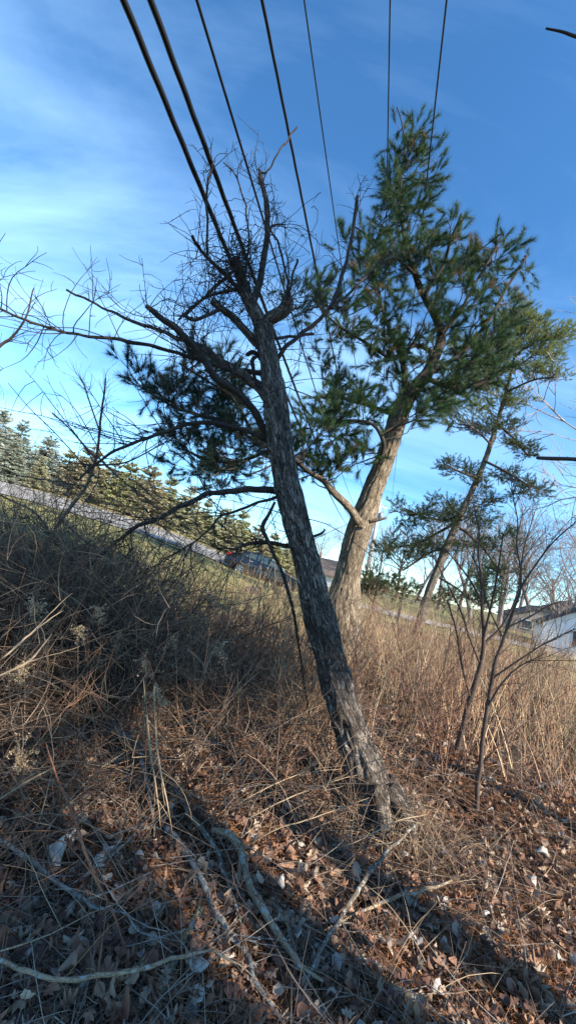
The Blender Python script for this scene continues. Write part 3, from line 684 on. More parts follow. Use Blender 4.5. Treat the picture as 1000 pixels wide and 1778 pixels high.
# ------------------------------------------------------------------ spruces along the road
def spruce_mesh(seed, H, Rb, c0, c1):
    r = np.random.default_rng(seed); nb_, tk = MB(), MB()
    tube(tk, A([[0, 0, -.5], [0, 0, H*.5], [0, 0, H*.98]]), A([.16, .09, .02]), 8)
    nbr = int(H*60); z = H*(1-r.random(nbr)**.62*.97); z = np.sort(z)
    ang = np.arange(nbr)*2.39996+r.normal(size=nbr)*.3; L = Rb*(1-z/H)**.85*r.uniform(.72, 1.15, nbr)+.12
    d = np.stack([np.cos(ang), np.sin(ang), np.where(z > H*.8, .55, -.12)+r.normal(size=nbr)*.1], -1)
    S = np.stack([0*z, 0*z, z], -1); w = np.zeros((nbr, 7, 3)); w[:, 0] = S
    for k in range(1, 7):
        f = k/6; w[:, k] = S+d*(L*f)[:, None]+A([0, 0, 1])*(-.22*L*f+.22*L*f**2.2)[:, None]
    tubes(tk, w, taper(.03, .008, nbr, 7), 3)
    per = 42; n = nbr*per; a = np.repeat(np.arange(nbr), per); t = r.uniform(.12, 1, n)**.7
    kk = np.clip((t*6).astype(int), 0, 5); fr = (t*6-kk)[:, None]
    p0 = w[a, kk]*(1-fr)+w[a, kk+1]*fr; T = norm(w[a, kk+1]-w[a, kk]); side = norm(np.cross(T, A([0, 0, 1.])))*np.where(r.random(n) < .5, -1, 1)[:, None]
    dd = norm(T*.7+side*r.uniform(0, 1.1, (n, 1))+r.normal(size=(n, 3))*.28+A([0, 0, -.05])); ll = (.16+.16*L[a]*(1-t*.6))[:, None]*r.uniform(.6, 1.2, (n, 1))
    s = norm(np.cross(dd, randdir(n, r)))*r.uniform(.025, .06, (n, 1)); m_ = p0+dd*ll*.45; e = p0+dd*ll
    v = np.stack([p0, m_+s, e, m_-s], 1)
    mm = r.random((n, 1)); cc = (A(c0)*(1-mm)+A(c1)*mm); 
    nb_.add(v.reshape(-1, 3), q=np.arange(n*4).reshape(-1, 4), c=np.repeat(cc, 4, 0))
    return nb_, tk
protos = {}
for key, sd, H, Rb, c0, c1 in (('blue', 1, 6., 2.1, (.34, .38, .33), (.60, .62, .52)), ('green', 2, 5.5, 1.9, (.30, .31, .15), (.55, .52, .28)), ('green2', 3, 5.2, 2.0, (.34, .34, .2), (.58, .55, .36)), ('blueb', 4, 6.3, 1.8, (.30, .34, .28), (.54, .56, .44)), ('greenb', 5, 5.8, 1.6, (.24, .28, .13), (.48, .46, .25)), ('green2b', 6, 5., 2.2, (.30, .27, .16), (.52, .46, .30))):
    protos[key] = (spruce_mesh(sd, H, Rb, c0, c1), H)
done = {}
LBL = {'blue': 'full blue grey spruce at the left end of the row across the road', 'green': 'olive green spruce in the row beyond the road', 'green2': 'olive grey broad spruce in the row beyond the road'}
for i, (x, y, D, key) in enumerate([(-45, 700, 33, 'blue'), (5, 716, 34, 'blue'), (45, 732, 35, 'blue'), (92, 757, 35, 'blue'), (128, 778, 37, 'green'), (165, 780, 36, 'green2'), (205, 798, 37, 'green2'), (232, 802, 36, 'green'), (268, 806, 37, 'green2'), (300, 832, 38, 'green'),
                                     (335, 846, 38, 'green2'), (365, 866, 39, 'green'), (398, 880, 39, 'green2'), (425, 890, 40, 'green'), (452, 912, 41, 'green2'), (480, 925, 42, 'green'), (508, 934, 43, 'green2'), (30, 765, 31, 'blue'), (75, 800, 32, 'green2')]):
    kind_ = key; key = key+('b' if (i*5) % 3 == 1 else ''); top = P(x, y, D); z0 = float(g(top[0], top[1])); (nb_, tk), H = protos[key]; s = max((top[2]-z0)/H, .5)
    o = thing('spruce_tree', (top[0], top[1], z0), LBL[kind_], 'tree', 'spruces in a row beyond the road' + (' blue' if kind_ == 'blue' else ' olive' if kind_ == 'green' else ' grey'), rz=i*1.3)
    if key not in done:
        org = bpy.data.objects.new('t', None)
        k_ = []
        for nm, b_, mt in (('trunk', tk, 'twig'), ('crown', nb_, 'needle')):
            c_ = b_.build(nm, mt); c_.parent = o; k_.append(c_)
        done[key] = k_; bpy.data.objects.remove(org)
    else:
        for c_ in done[key]:
            d_ = c_.copy(); C.objects.link(d_); d_.parent = o
    wd = s*(1.4+.25*math.sin(i*2.7))
    o.scale = (wd*(.9+.2*((i*7) % 5)/4), wd, s*(.95+.1*((i*3) % 4)/3))

# ------------------------------------------------------------------ bare trees far off
def bare_mesh(seed, H, spread=.5, n1=9, col=None):
    r = np.random.default_rng(seed); tk, tw_ = MB(), MB()
    tr = wander(A([[0, 0, -.3]]), A([[0, 0, 1.]]), A([H*.55]), 10, .04, .05, r); tubes(tk, tr, taper(H*.018, H*.008, 1, 10), 8)
    S = tr[0, r.integers(4, 10, n1)]; w1 = wander(S, randdir(n1, r)*A([spread, spread, .3])+A([0, 0, .75]), H*.45*r.uniform(.6, 1, n1), 9, .08, .04, r); tubes(tk, w1, taper(H*.006, H*.0015, n1, 9), 5)
    pr_ = w1
    for lev, (mult, ln, r0) in enumerate(((5, .22, .0022), (4, .13, .0012), (4, .07, .0009))):
        m = len(pr_)*mult; a = np.repeat(np.arange(len(pr_)), mult); K = pr_.shape[1]; k = r.integers(2, K, m)
        w2 = wander(pr_[a, k], norm(pr_[a, k]-pr_[a, k-1])+randdir(m, r)*.7, H*ln*r.uniform(.5, 1.1, m), 6, .1, .03, r); tubes(tw_, w2, taper(H*r0, H*.0007, m, 6), 3); pr_ = w2
    return tk, tw_
M['fartwig'] = mat_flat('far_twigs', (.22, .17, .15), .9, noise=.2)
M['fartwigpale'] = mat_flat('far_twigs_pale', (.34, .29, .26), .9, noise=.2)
bm_ = [bare_mesh(s, 8., .6) for s in (1, 2, 3)]; bdone = [None]*3
fb = [(975, 1060, 30, 120), (1030, 1030, 32, 160), (930, 1060, 55, 180), (900, 1060, 60, 140), (870, 1050, 60, 150), (840, 1040, 62, 130), (800, 1030, 64, 130), (765, 1030, 50, 150), (725, 1020, 60, 130), (690, 1020, 65, 110), (655, 1010, 65, 100),
      (580, 1000, 60, 90), (555, 995, 60, 80), (640, 1010, 45, 90), (1005, 1090, 50, 200), (960, 1090, 60, 140), (985, 1120, 35, 160), (820, 1060, 40, 170), (870, 1060, 45, 150)]
for i, (x, y, D, hp) in enumerate(fb):
    p = P(x, y, D); z0 = float(g(p[0], p[1])); H = hp*1.35/F*D; j = i % 3
    o = thing('bare_tree', (p[0], p[1], z0), 'grey leafless tree standing far behind the field', 'tree', 'leafless trees beyond the field', rz=i*1.7)
    if bdone[j] is None:
        bdone[j] = [b.build(nm, 'fartwig') for nm, b in (('trunk', bm_[j][0]), ('crown', bm_[j][1]))]
        for c_ in bdone[j]: c_.parent = o
    else:
        for c_ in bdone[j]:
            d_ = c_.copy(); C.objects.link(d_); d_.parent = o
    o.scale = (H/8,)*3
# large pale bare tree at the right edge
tk, tw_ = bare_mesh(9, 9., .9, 12)
p = P(1230, 1030, 15); z0 = float(g(p[0], p[1]))
o = thing('bare_tree', (p[0], p[1], z0), 'tall pale leafless tree whose fine twigs enter at the right edge', 'tree')
c_ = tk.build('trunk', 'fartwigpale'); c_.parent = o; c_ = tw_.build('crown', 'fartwigpale'); c_.parent = o; o.scale = (1.75,)*3

# evergreen bushes low behind the big pine
def bush(px, py, D, rx, rz_, n, cols, label, seed, name='evergreen_bush'):
    r = np.random.default_rng(seed); c = P(px, py, D); z0 = float(g(c[0], c[1])); o = thing(name, (c[0], c[1], z0), label, 'bush')
    nd, b_ = MB(), MB(); hh = c[2]-z0
    nod = A([[c[0], c[1], z0+t*hh] for t in np.linspace(.1, 1, 8)])
    tubes(b_, nod[None], taper(.05, .02, 1, 8), 6)
    cl = c+randdir(n, r)*A([rx, rx, rz_])*r.random((n, 1))**.4
    cl[:, 2] = np.maximum(cl[:, 2], z0+.15)
    clusters_to_crown(nod, cl, nd, b_, .12, .012, cols, nb=7, blen=.35, nt=4, nn=14, r=r)
    b_.build('branches', 'twig', o); nd.build('foliage', 'needle', o)
bush(655, 1012, 12, 1.0, .45, 26, ((.03, .05, .015), (.07, .09, .025)), 'low dark green bush right behind the foot of the big pine', 71)
bush(700, 1022, 15, 1.2, .4, 22, ((.03, .05, .02), (.08, .10, .03)), 'broad low evergreen bush left of the thin leaning pine', 72)
bush(845, 1010, 20, 1.2, 1.4, 34, ((.06, .09, .02), (.13, .16, .05)), 'tall yellow green evergreen behind the two saplings', 73)

# ------------------------------------------------------------------ pole and wires
DPo = 50.
pt = P(660, 873, DPo); z0 = float(g(pt[0], pt[1]))
pole = thing('utility_pole', (pt[0], pt[1], z0), 'pale wooden utility pole with crossarm behind the big pine', 'utility pole')
mb = MB(); tube(mb, A([[pt[0], pt[1], z0-1], [pt[0], pt[1], (z0+pt[2])/2], [pt[0], pt[1], pt[2]]]), A([.26, .24, .2]), 14); mb.build('post', 'polewood', pole)
ax = norm(A([.75, .65, 0.])); cz = pt-A([0, 0, .35])
mb = MB(); e0, e1 = cz-ax*1.3, cz+ax*1.3
def boxbeam(mb, a, b, w, h):
    d = norm(b-a); s = norm(np.cross(d, A([0, 0, 1.])))*w/2; u = np.cross(s, d); u = norm(u)*h/2
    v = [a-s-u, a+s-u, a+s+u, a-s+u, b-s-u, b+s-u, b+s+u, b-s+u]
    mb.add(v, q=[(0, 3, 2, 1), (4, 5, 6, 7), (0, 1, 5, 4), (1, 2, 6, 5), (2, 3, 7, 6), (3, 0, 4, 7)])
boxbeam(mb, e0, e1, .16, .18); mb.build('crossarm', 'polewood', pole, smooth=False)
for t in (-1.15, -.5, .5, 1.15):
    mb = MB(); c = cz+ax*t+A([0, 0, .1]); tube(mb, A([c, c+A([0, 0, .08]), c+A([0, 0, .16]), c+A([0, 0, .24])]), A([.05, .09, .07, .03]), 10); mb.build('insulator', 'insul', pole)
mb = MB(); c = A([pt[0]+.3, pt[1]-.2, pt[2]-1.6]); tube(mb, A([c-A([0, 0, .45]), c-A([0, 0, .4]), c+A([0, 0, .35]), c+A([0, 0, .4])]), A([.1, .22, .22, .1]), 14); mb.build('transformer', 'insul', pole)
WG = 'utility wires overhead'
def wire(points, z_near, rad_, mat, label, D_end, sag=.0):
    """points: px list top->bottom; first seen at height z_near, last at depth D_end; straight in 3-D plus sag"""
    (x0, y0), (x1, y1) = points; r0 = ray(x0, y0); a0 = (z_near-CAM[2])/r0[2]; p0 = CAM+r0*a0; p1 = P(x1, y1, D_end)
    d = p1-p0; pre = p0-norm(d)*6
    thick = rad_ > .015; t = np.linspace(-6/np.linalg.norm(d), 1, 1500 if thick else 160)[:, None]; q = p0+d*t; q[:, 2] -= (sag*4*t*(1-t))[:, 0]
    mb = MB(); tube(mb, q, rad_, 10, disp=(lambda tc, Rm: .07*Rm*np.sin(np.arctan2(tc[..., 1], tc[..., 0])-tc[..., 2]*2*np.pi/.42)) if thick else None)
    o = mb.build('utility_wire', mat, loc=p0); tag(o, label, 'wire')
    return p0, p1
wire([(215, 0), (606, 915)], 5.3, .026, 'cable', 'thick black cable, leftmost of the overhead lines', DPo, .5)
wire([(262, 0), (612, 905)], 5.5, .026, 'cable', 'thick black cable, second overhead line from the left', DPo, .5)
wire([(342, 0), (622, 893)], 6.0, .014, 'cable', 'medium black wire, third overhead line from the left', DPo, .4)
wire([(455, 0), (640, 882)], 6.6, .017, 'cable', 'dark wire, fourth overhead line from the left', DPo, .4)
wire([(528, 0), (655, 872)], 8.5, .011, 'wire', 'thin grey wire, fifth overhead line from the left', DPo, .3)
wire([(677, 0), (664, 874)], 9.0, .011, 'wire', 'thin wire, second overhead line from the right', DPo, .2)
wire([(775, 0), (679, 880)], 9.0, .013, 'wire', 'thin wire, rightmost overhead line above the pine top', DPo, .2)

# ------------------------------------------------------------------ car
def car():
    x, y = 412, 996
    D = 22.; rc = P(402, 990, D)
    z0 = g(rc[0], rc[1])
    yaw = rad(-6); pitch = rad(8.5)     # nose points to the right and downhill
    R = Matrix.Rotation(yaw, 3, 'Z') @ Matrix.Rotation(pitch, 3, 'Y')
    R = np.array(R)
    org = P(412, 997, D)      # contact point of the rear wheel (near side)
    o = thing('parked_car', org, 'dark blue sedan parked nose down on the road behind the leaning trunk', 'car')
    def T(v): return org+np.asarray(v, float)@R.T
    # local: x forward from rear axle, y to the far side from near-side wheel plane, z up
    W_ = 1.75
    prof = [(-.95, .35), (-1.0, .55), (-.98, .85), (-.9, 1.0), (-.45, 1.06), (.1, 1.38), (.6, 1.47), (1.3, 1.45), (1.75, 1.33), (2.35, .98), (3.2, .84), (3.55, .66), (3.62, .42), (3.5, .25)]
    def inset(z): return 0.02+max(0, z-.9)*.42+ (max(0, .5-z)*.12)
    bot = [(3.15, .22), (3.1, .45), (2.98, .6), (2.75, .68), (2.52, .6), (2.4, .45), (2.35, .22), (.4, .22), (.36, .45), (.24, .6), (0, .68), (-.24, .6), (-.36, .45), (-.42, .25)]
    outl = prof+bot
    mb = MB(); n = len(outl)
    L1 = [T((a, inset(b), b)) for a, b in outl]; L2 = [T((a, W_-inset(b), b)) for a, b in outl]
    ii = np.arange(n); jj = (ii+1) % n
    mb.add(L1+L2, q=np.stack([ii, jj, jj+n, ii+n], -1), ng=[list(range(n)), list(range(2*n-1, n-1, -1))])
    body = mb.build('body', 'car', o, smooth=False)
    def panel(name, pts, off, mat, par=o, far=False):
        mb = MB(); m = len(pts)
        a = [T((x_, (inset(z_)-off), z_)) for x_, z_ in pts]; b = [T((x_, inset(z_)+.03, z_)) for x_, z_ in pts]
        ii = np.arange(m); mb.add(a+b, q=np.stack([ii, (ii+1) % m, (ii+1) % m+m, ii+m], -1), ng=[list(range(m))]); mb.build(name, mat, par, smooth=False)
    panel('window', [(.02, 1.06), (.22, 1.3), (.62, 1.385), (.66, 1.06)], .008, 'carglass')
    panel('window', [(.74, 1.06), (.72, 1.39), (1.28, 1.38), (1.36, 1.05)], .008, 'carglass')
    panel('window', [(1.44, 1.05), (1.38, 1.37), (1.68, 1.28), (2.1, 1.02)], .008, 'carglass')
    panel('window', [(-.2, 1.06), (.08, 1.25), (-.05, 1.06)], .008, 'carglass')
    panel('door_handle', [(.35, .9), (.35, .94), (.55, .94), (.55, .9)], .03, 'chrome')
    panel('door_handle', [(1.3, .88), (1.3, .92), (1.5, .92), (1.5, .88)], .03, 'chrome')
    panel('headlight', [(3.2, .66), (3.15, .78), (3.45, .72), (3.55, .62)], .012, 'chrome')
    panel('taillight', [(-.97, .78), (-.93, .98), (-.66, .98), (-.78, .8)], .012, 'red')
    for sx in (.12, W_-.42):
        mb = MB(); v = [T((-1.012, sx, .76)), T((-1.012, sx+.3, .76)), T((-.93, sx+.3, .98)), T((-.93, sx, .98))]; w_ = [T((-.96, sx, .76)), T((-.96, sx+.3, .76)), T((-.88, sx+.3, .98)), T((-.88, sx, .98))]
        mb.add(v+w_, q=[(0, 1, 2, 3), (0, 4, 5, 1), (1, 5, 6, 2), (2, 6, 7, 3), (3, 7, 4, 0)]); mb.build('taillight', 'red', o, smooth=False)
    # rear and front glass
    for nm, a_, b_ in (('rear_window', (-.36, 1.10), (.06, 1.36)), ('windshield', (1.82, 1.30), (2.27, 1.03))):
        mb = MB(); (x0, z0_), (x1, z1_) = a_, b_; nx_, nz_ = -(z1_-z0_), (x1-x0); ln = math.hypot(nx_, nz_); nx_, nz_ = nx_/ln*.012, nz_/ln*.012
        v = [T((x0+nx_, .2, z0_+nz_)), T((x0+nx_, W_-.2, z0_+nz_)), T((x1+nx_, W_-.3, z1_+nz_)), T((x1+nx_, .3, z1_+nz_))]; v2 = [T((x0-nx_, .2, z0_-nz_)), T((x0-nx_, W_-.2, z0_-nz_)), T((x1-nx_, W_-.3, z1_-nz_)), T((x1-nx_, .3, z1_-nz_))]
        mb.add(v+v2, q=[(0, 1, 2, 3), (0, 4, 5, 1), (1, 5, 6, 2), (2, 6, 7, 3), (3, 7, 4, 0)]); mb.build(nm, 'carglass', o, smooth=False)
    mb = MB(); boxbeam(mb, T((1.75, -.16, .98)), T((1.75, .04, .98)), .1, .12); mb.build('mirror', 'car', o, smooth=False)
    for wx in (0, 2.75):
        for s0, s1 in ((0.0, .2), (W_-.2, W_)):
            cc = T((wx, s0, .31)); ce = T((wx, s1, .31)); w0 = thing('x', cc, None, None); bpy.data.objects.remove(w0)
            mb = MB(); m_ = cc+(ce-cc)*.5
            tube(mb, A([cc, cc+(ce-cc)*.12, m_, cc+(ce-cc)*.88, ce]), A([.28, .315, .32, .315, .28]), 28); wh = mb.build('wheel', 'tyre', o)
            sgn = -1 if s0 == 0 else 1
            out = norm(cc-ce) if s0 == 0 else norm(ce-cc); f = cc if s0 == 0 else ce
            mb = MB(); tube(mb, A([f-out*.03, f+out*.004]), A([.205, .2]), 24)
            r_ = MB()
            for k in range(7):
                an = k/7*6.283; dv = A([math.cos(an), 0, math.sin(an)])@R.T; boxbeam(r_, f+out*.01, f+out*.01+dv*.185, .035, .045)
            aa = np.linspace(0, 6.283, 29); ring = np.stack([f+out*.012+(A([math.cos(t), 0, math.sin(t)])@R.T)*.2 for t in aa]); tube(r_, ring, .014, 6)
            mb.build('brake_disc', 'tyre', o)
            r_.build('rim', 'alloy', o, smooth=False)
car()
# rock in the lawn
def rock(px, py, s, label, seed, mat='rock', name='rock', cat='rock'):
    r = np.random.default_rng(seed); c = gp(px, py); th = np.linspace(0, 2*np.pi, 18, endpoint=False); ph = np.linspace(.05, np.pi-.05, 10)
    TH, PH = np.meshgrid(th, ph); d = np.stack([np.cos(TH)*np.sin(PH), np.sin(TH)*np.sin(PH), np.cos(PH)], -1)
    d = d*(.7+.6*vn(d*2.2+seed)[..., None])*A([s, s*.8, s*.7])
    ii = np.arange(9)[:, None]*18+np.arange(18)[None]; i2 = np.arange(9)[:, None]*18+(np.arange(18)[None]+1) % 18
    mb = MB(); mb.add((c+A([0, 0, s*.25])+d).reshape(-1, 3), q=np.stack([ii, ii+18, i2+18, i2], -1).reshape(-1, 4), ng=[list(range(18)), list(range(179, 161, -1))]); tag(mb.build(name, mat, loc=c), label, cat)
rock(436, 1030, .24, 'dark rounded rock lying on the lawn below the car', 3)
rock(172, 998, .09, 'small red plastic scrap in the thicket at left', 8, 'redcloth', 'plastic_scrap', 'litter')

# ------------------------------------------------------------------ houses
def house(corner, D, yaw, Lx, Ly, hw, hr, wallm, roofm, label, windows=(), zbase=None, chimney=False):
    c = P(*corner, D); z0 = float(g(c[0], c[1]))-.3 if zbase is None else c[2]+zbase
    ca, sa = math.cos(yaw), math.sin(yaw); X = A([ca, sa, 0]); Y = A([-sa, ca, 0]); O = A([c[0], c[1], z0])
    h = thing('house', O, label, 'house')
    p = lambda a, b, z: O+X*a+Y*b+A([0, 0, z])
    mb = MB()   # gable walls at x=0 and x=Lx
    v = [p(0, 0, 0), p(Lx, 0, 0), p(Lx, Ly, 0), p(0, Ly, 0), p(0, 0, hw), p(Lx, 0, hw), p(Lx, Ly, hw), p(0, Ly, hw), p(Lx/2, 0, hw+hr), p(Lx/2, Ly, hw+hr)]
    mb.add(v, ng=[[0, 1, 5, 8, 4], [2, 3, 7, 9, 6], [1, 2, 6, 5], [3, 0, 4, 7]])
    nb = int(hw/.2)      # lap siding boards
    for k in range(1, nb):
        boxbeam(mb, p(0, -.012, k*.2), p(Lx, -.012, k*.2), .02, .012)
    wl = mb.build('wall', wallm, h, smooth=False)
    mb = MB(); ov = .35; t = .14
    for s in (0, 1):
        a = p(-ov if s == 0 else Lx+ov, -ov, hw-ov*hr/(Lx/2)); b = p(Lx/2, -ov, hw+hr+.02); a2 = p(-ov if s == 0 else Lx+ov, Ly+ov, hw-ov*hr/(Lx/2)); b2_ = p(Lx/2, Ly+ov, hw+hr+.02)
        u = A([0, 0, t]); mb.add([a, b, b2_, a2, a+u, b+u, b2_+u, a2+u], q=[(0, 1, 2, 3), (4, 7, 6, 5), (0, 4, 5, 1), (3, 2, 6, 7), (0, 3, 7, 4)])
    rf = mb.build('roof', roofm, h, smooth=False)
    if chimney:
        mb = MB(); boxbeam(mb, p(Lx*.4, Ly*.5, hw+hr*.6), p(Lx*.4, Ly*.5, hw+hr+1.), .7, .7)
        mb = MB(); a = p(Lx*.4, Ly*.5, hw); tube(mb, A([a, a+A([0, 0, hr+1.1])]), .45, 4); mb.build('chimney', 'brownroof', rf, smooth=False)
    for (a, z, w, hgt) in windows:
        mb = MB(); boxbeam(mb, p(a, -.05, z+hgt/2), p(a+w, -.05, z+hgt/2), .08, hgt); wn = mb.build('window', 'frame', h, smooth=False)
        mb = MB(); boxbeam(mb, p(a+.08, -.1, z+hgt/2), p(a+w-.08, -.1, z+hgt/2), .03, hgt-.16); mb.build('pane', 'glassdark', wn, smooth=False)
    return h
house((936, 1130), 30, rad(-30), 6.4, 10, 2.2, 2.0, 'siding', 'roof', 'white sided house with dark gabled roof at the right edge', [(1.8, .9, 1.1, 1.2), (4.8, .9, 1.1, 1.2)])
house((885, 1088), 46, rad(-20), 7, 8, 2.0, 1.6, 'greywall', 'roof', 'low grey house with dark roof left of the white gabled house', [(1, .8, 1.2, 1.0)])
house((965, 1100), 85, rad(0), 14, 10, 4, 3.5, 'tanwall', 'brownroof', 'brown roofed house seen above the white house at right', [(2, .8, 1.2, 1.2)], chimney=True)
house((592, 1032), 44, rad(75), 7, 9, 1.7, 1.7, 'siding', 'brownroof', 'white house with brown roof seen between the two trunks', [(1, .8, 1.2, 1.1)])

# ------------------------------------------------------------------ weeds, grass, litter
def scatter(n, x0, x1, y0, y1, r=rng):
    return r.uniform(x0, x1, n), r.uniform(y0, y1, n)
def inview(x, y, z, mx=140, lo=-200, hi=2000):
    d = np.stack([x, y, z], -1)-CAM; D = d@_f; px = 500+F*(d@_r)/np.maximum(D, .1); py = 889-F*(d@_u)/np.maximum(D, .1)
    return (D > .35) & (px > -mx) & (px < 1000+mx) & (py > lo) & (py < hi)
PAL = A([(.30, .20, .12), (.22, .14, .085), (.36, .27, .17), (.16, .095, .065), (.26, .15, .09), (.42, .33, .22), (.12, .085, .07)])
def pick(n, r, pal=PAL, p=None, v=.25):
    c = pal[r.choice(len(pal), n, p=p)]; return np.clip(c*r.uniform(1-v, 1+v, (n, 1)), .005, .8)
rw = np.random.default_rng(101)
# standing stalks
wm = MB()
n = 12500; y = 2.6+11.5*rw.random(n)**.8; x = rw.uniform(-1, 1, n)*(1.2+y*.95)
den = .1+.9*sm(.42, .58, fbm(np.stack([x*.45, y*.45, x*0], -1), 2))
keep = rw.random(n) < den*(sm(2.7, 4.6, y-x*.05+np.where(x < -.8, 1.2, 0)))*(1-.8*lawn_mask(x, y))
keep &= ~((np.hypot(x-tb[0], y-tb[1]) < .35))
x, y = x[keep], y[keep]; z = g(x, y); k = inview(x, y, z+.5); x, y, z = x[k], y[k], z[k]; n = len(x)
L = rw.uniform(.3, 1.1, n)*(.75+.3*sm(4, 7, y))*np.where(x < -1., .85, 1)*(.45+1.15*fbm(np.stack([x*1.1, y*1.1, x*0+4], -1), 2))
w = wander(np.stack([x, y, z-.02], -1), A([[.0, 0, 1.]])+rw.normal(size=(n, 3))*A([.2, .2, 0])*np.where(rw.random((n, 1)) < .2, 4, 1), L, 6, .07, 0, rw)
cs = pick(n, rw, p=A([.27, .2, .14, .14, .15, .05, .05]))*np.where(x+rw.normal(size=n) > -.6, 1.75, .75)[:, None]; tubes(wm, w, taper(.0038*rw.uniform(.5, 1.9, n), .0015, n, 6), 3, cs)  # stalks darkened at left, brightened elsewhere: shade and sun painted into colour
m = int(n*1.6); a = rw.integers(0, n, m); b = rw.integers(2, 6, m)
w2 = wander(w[a, b], rw.normal(size=(m, 3))*.6+A([0, 0, .6]), L[a]*.25*rw.uniform(.3, 1, m), 4, .12, 0, rw); tubes(wm, w2, taper(.0014, .0008, m, 4), 3, cs[a])
print('stalks', n)
nt_ = 650; ty = 4.6+3.6*rw.random(nt_); tx = rw.uniform(-1, .25, nt_)*(ty*.8); tz = g(tx, ty)
w = wander(np.stack([tx, ty, tz-.02], -1), A([[0, 0, 1.]])+rw.normal(size=(nt_, 3))*A([.14, .14, 0]), rw.uniform(.7, 1.45, nt_), 8, .06, 0, rw); tc_ = pick(nt_, rw, A([(.30, .20, .12), (.20, .12, .08), (.40, .30, .2)])); tubes(wm, w, taper(.0042, .0016, nt_, 8), 4, tc_)
m = nt_*4; a = rw.integers(0, nt_, m); b = rw.integers(4, 8, m); w2 = wander(w[a, b], randdir(m, rw)+A([0, 0, .8]), rw.uniform(.05, .22, m), 4, .1, 0, rw); tubes(wm, w2, taper(.0018, .001, m, 4), 3, tc_[a])
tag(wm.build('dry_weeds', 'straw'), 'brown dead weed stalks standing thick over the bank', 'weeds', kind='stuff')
# tangled brush: arching stems on the left and centre
wm = MB(); n = 5200; y = 1.7+4.6*rw.random(n)**1.1; x = -rw.uniform(-.25, 1, n)*(.9+y*.9)
k = (rw.random(n) < sm(2.0, 3.6, y-x*.6)); x, y = x[k], y[k]; n = len(x); z = g(x, y)
L = rw.uniform(.4, 1.4, n)*(1-.45*sm(3.5, 6, y))
w = wander(np.stack([x, y, z-.02], -1), rw.normal(size=(n, 3))*A([.75, .55, .1])+A([.1, -.05, .85]), L, 9, .1, -.1, rw)
w[..., 2] = np.maximum(w[..., 2], g(w[..., 0], w[..., 1])+.01)
cs = pick(n, rw, A([(.22, .15, .11), (.16, .10, .07), (.32, .25, .18), (.11, .07, .05), (.30, .16, .09)])); tubes(wm, w, taper(.0034*rw.uniform(.5, 1.3, n), .0012, n, 9), 3, cs)
m = n*3; a = rw.integers(0, n, m); b = rw.integers(2, 9, m)
w2 = wander(w[a, b], rw.normal(size=(m, 3))+A([0, 0, .3]), rw.uniform(.06, .32, m), 5, .2, -.03, rw); tubes(wm, w2, taper(.0016, .0009, m, 5), 3, cs[a])
tag(wm.build('tangled_brush', 'straw'), 'grey brown tangle of bent stems and vines at the left', 'brush', kind='stuff')
# scrub: many-stemmed bare bushes through the field
wm = MB(); nc = 230; cy = 3.6+11*rw.random(nc)**.9; cx = rw.uniform(-1, 1, nc)*(1.+cy*.85)
k = (rw.random(nc) > 1.3*lawn_mask(cx, cy)) & ((cx > -.5) | (cy < 5.5)) & (np.hypot(cx-tb[0], cy-tb[1]) > .7) & (cy-cx*.2 > 3.6); cx, cy = cx[k], cy[k]; nc = len(cx)
per = 9; n = nc*per; a0 = np.repeat(np.arange(nc), per); hb = np.repeat(rw.uniform(.6, 1.7, nc), per); shade = A([(.10, .07, .05), (.16, .11, .08), (.27, .19, .12), (.34, .26, .17), (.2, .11, .08)])[rw.integers(0, 5, nc)]
S = np.stack([cx[a0], cy[a0], 0*hb], -1)+rw.normal(size=(n, 3))*A([.09, .09, 0]); S[:, 2] = g(S[:, 0], S[:, 1])-.02
w = wander(S, rw.normal(size=(n, 3))*A([.3, .3, .05])+A([0, 0, 1]), hb*rw.uniform(.6, 1.1, n), 9, .07, 0, rw); c_ = shade[a0]*rw.uniform(.75, 1.3, (n, 1)); tubes(wm, w, taper(.0062*rw.uniform(.5, 1.3, n), .0016, n, 9), 4, c_)
m = n*6; a = rw.integers(0, n, m); b = rw.integers(3, 9, m); w2 = wander(w[a, b], norm(w[a, b]-w[a, b-1])+randdir(m, rw)*.75, hb[a]*.32*rw.uniform(.3, 1, m), 6, .1, .02, rw); tubes(wm, w2, taper(.0026, .0011, m, 6), 3, c_[a])
m2 = m*2; a2 = rw.integers(0, m, m2); b = rw.integers(2, 6, m2); w3 = wander(w2[a2, b], norm(w2[a2, b]-w2[a2, b-1])+randdir(m2, rw)*.8, rw.uniform(.04, .16, m2), 4, .1, .02, rw); tubes(wm, w3, taper(.0014, .0009, m2, 4), 3, c_[a][a2])
tag(wm.build('dry_scrub', 'straw'), 'low leafless scrub mixed into the dead weeds', 'scrub', kind='stuff')
# bare thicket of dark bush at upper left
wm = MB(); n = 800; ang = rw.uniform(0, 6.28, n)
cc = A([gp(40, 1190), gp(120, 1200), gp(0, 1200), gp(165, 1215), gp(-60, 1190), gp(70, 1150)])
S = cc[rw.integers(0, 6, n)]+rw.normal(size=(n, 3))*A([.45, .3, 0]); S[:, 2] = g(S[:, 0], S[:, 1])
w = wander(S, rw.normal(size=(n, 3))*A([.5, .5, .1])+A([0, 0, 1]), rw.uniform(.9, 2.1, n), 9, .13, -.03, rw); tubes(wm, w, taper(.007, .0016, n, 9), 4, pick(n, rw, A([(.12, .08, .06), (.22, .15, .10), (.08, .055, .045)])))
for lv in range(2):
    m = 6500; a = rw.integers(0, len(w), m); b = rw.integers(2, w.shape[1], m)
    w = wander(w[a, b], rw.normal(size=(m, 3))+A([0, 0, .2]), rw.uniform(.15, .5, m), 6, .15, 0, rw); tubes(wm, w, taper(.0022, .001, m, 6), 3, pick(m, rw, A([(.20, .14, .10), (.30, .22, .15), (.12, .085, .065)])))
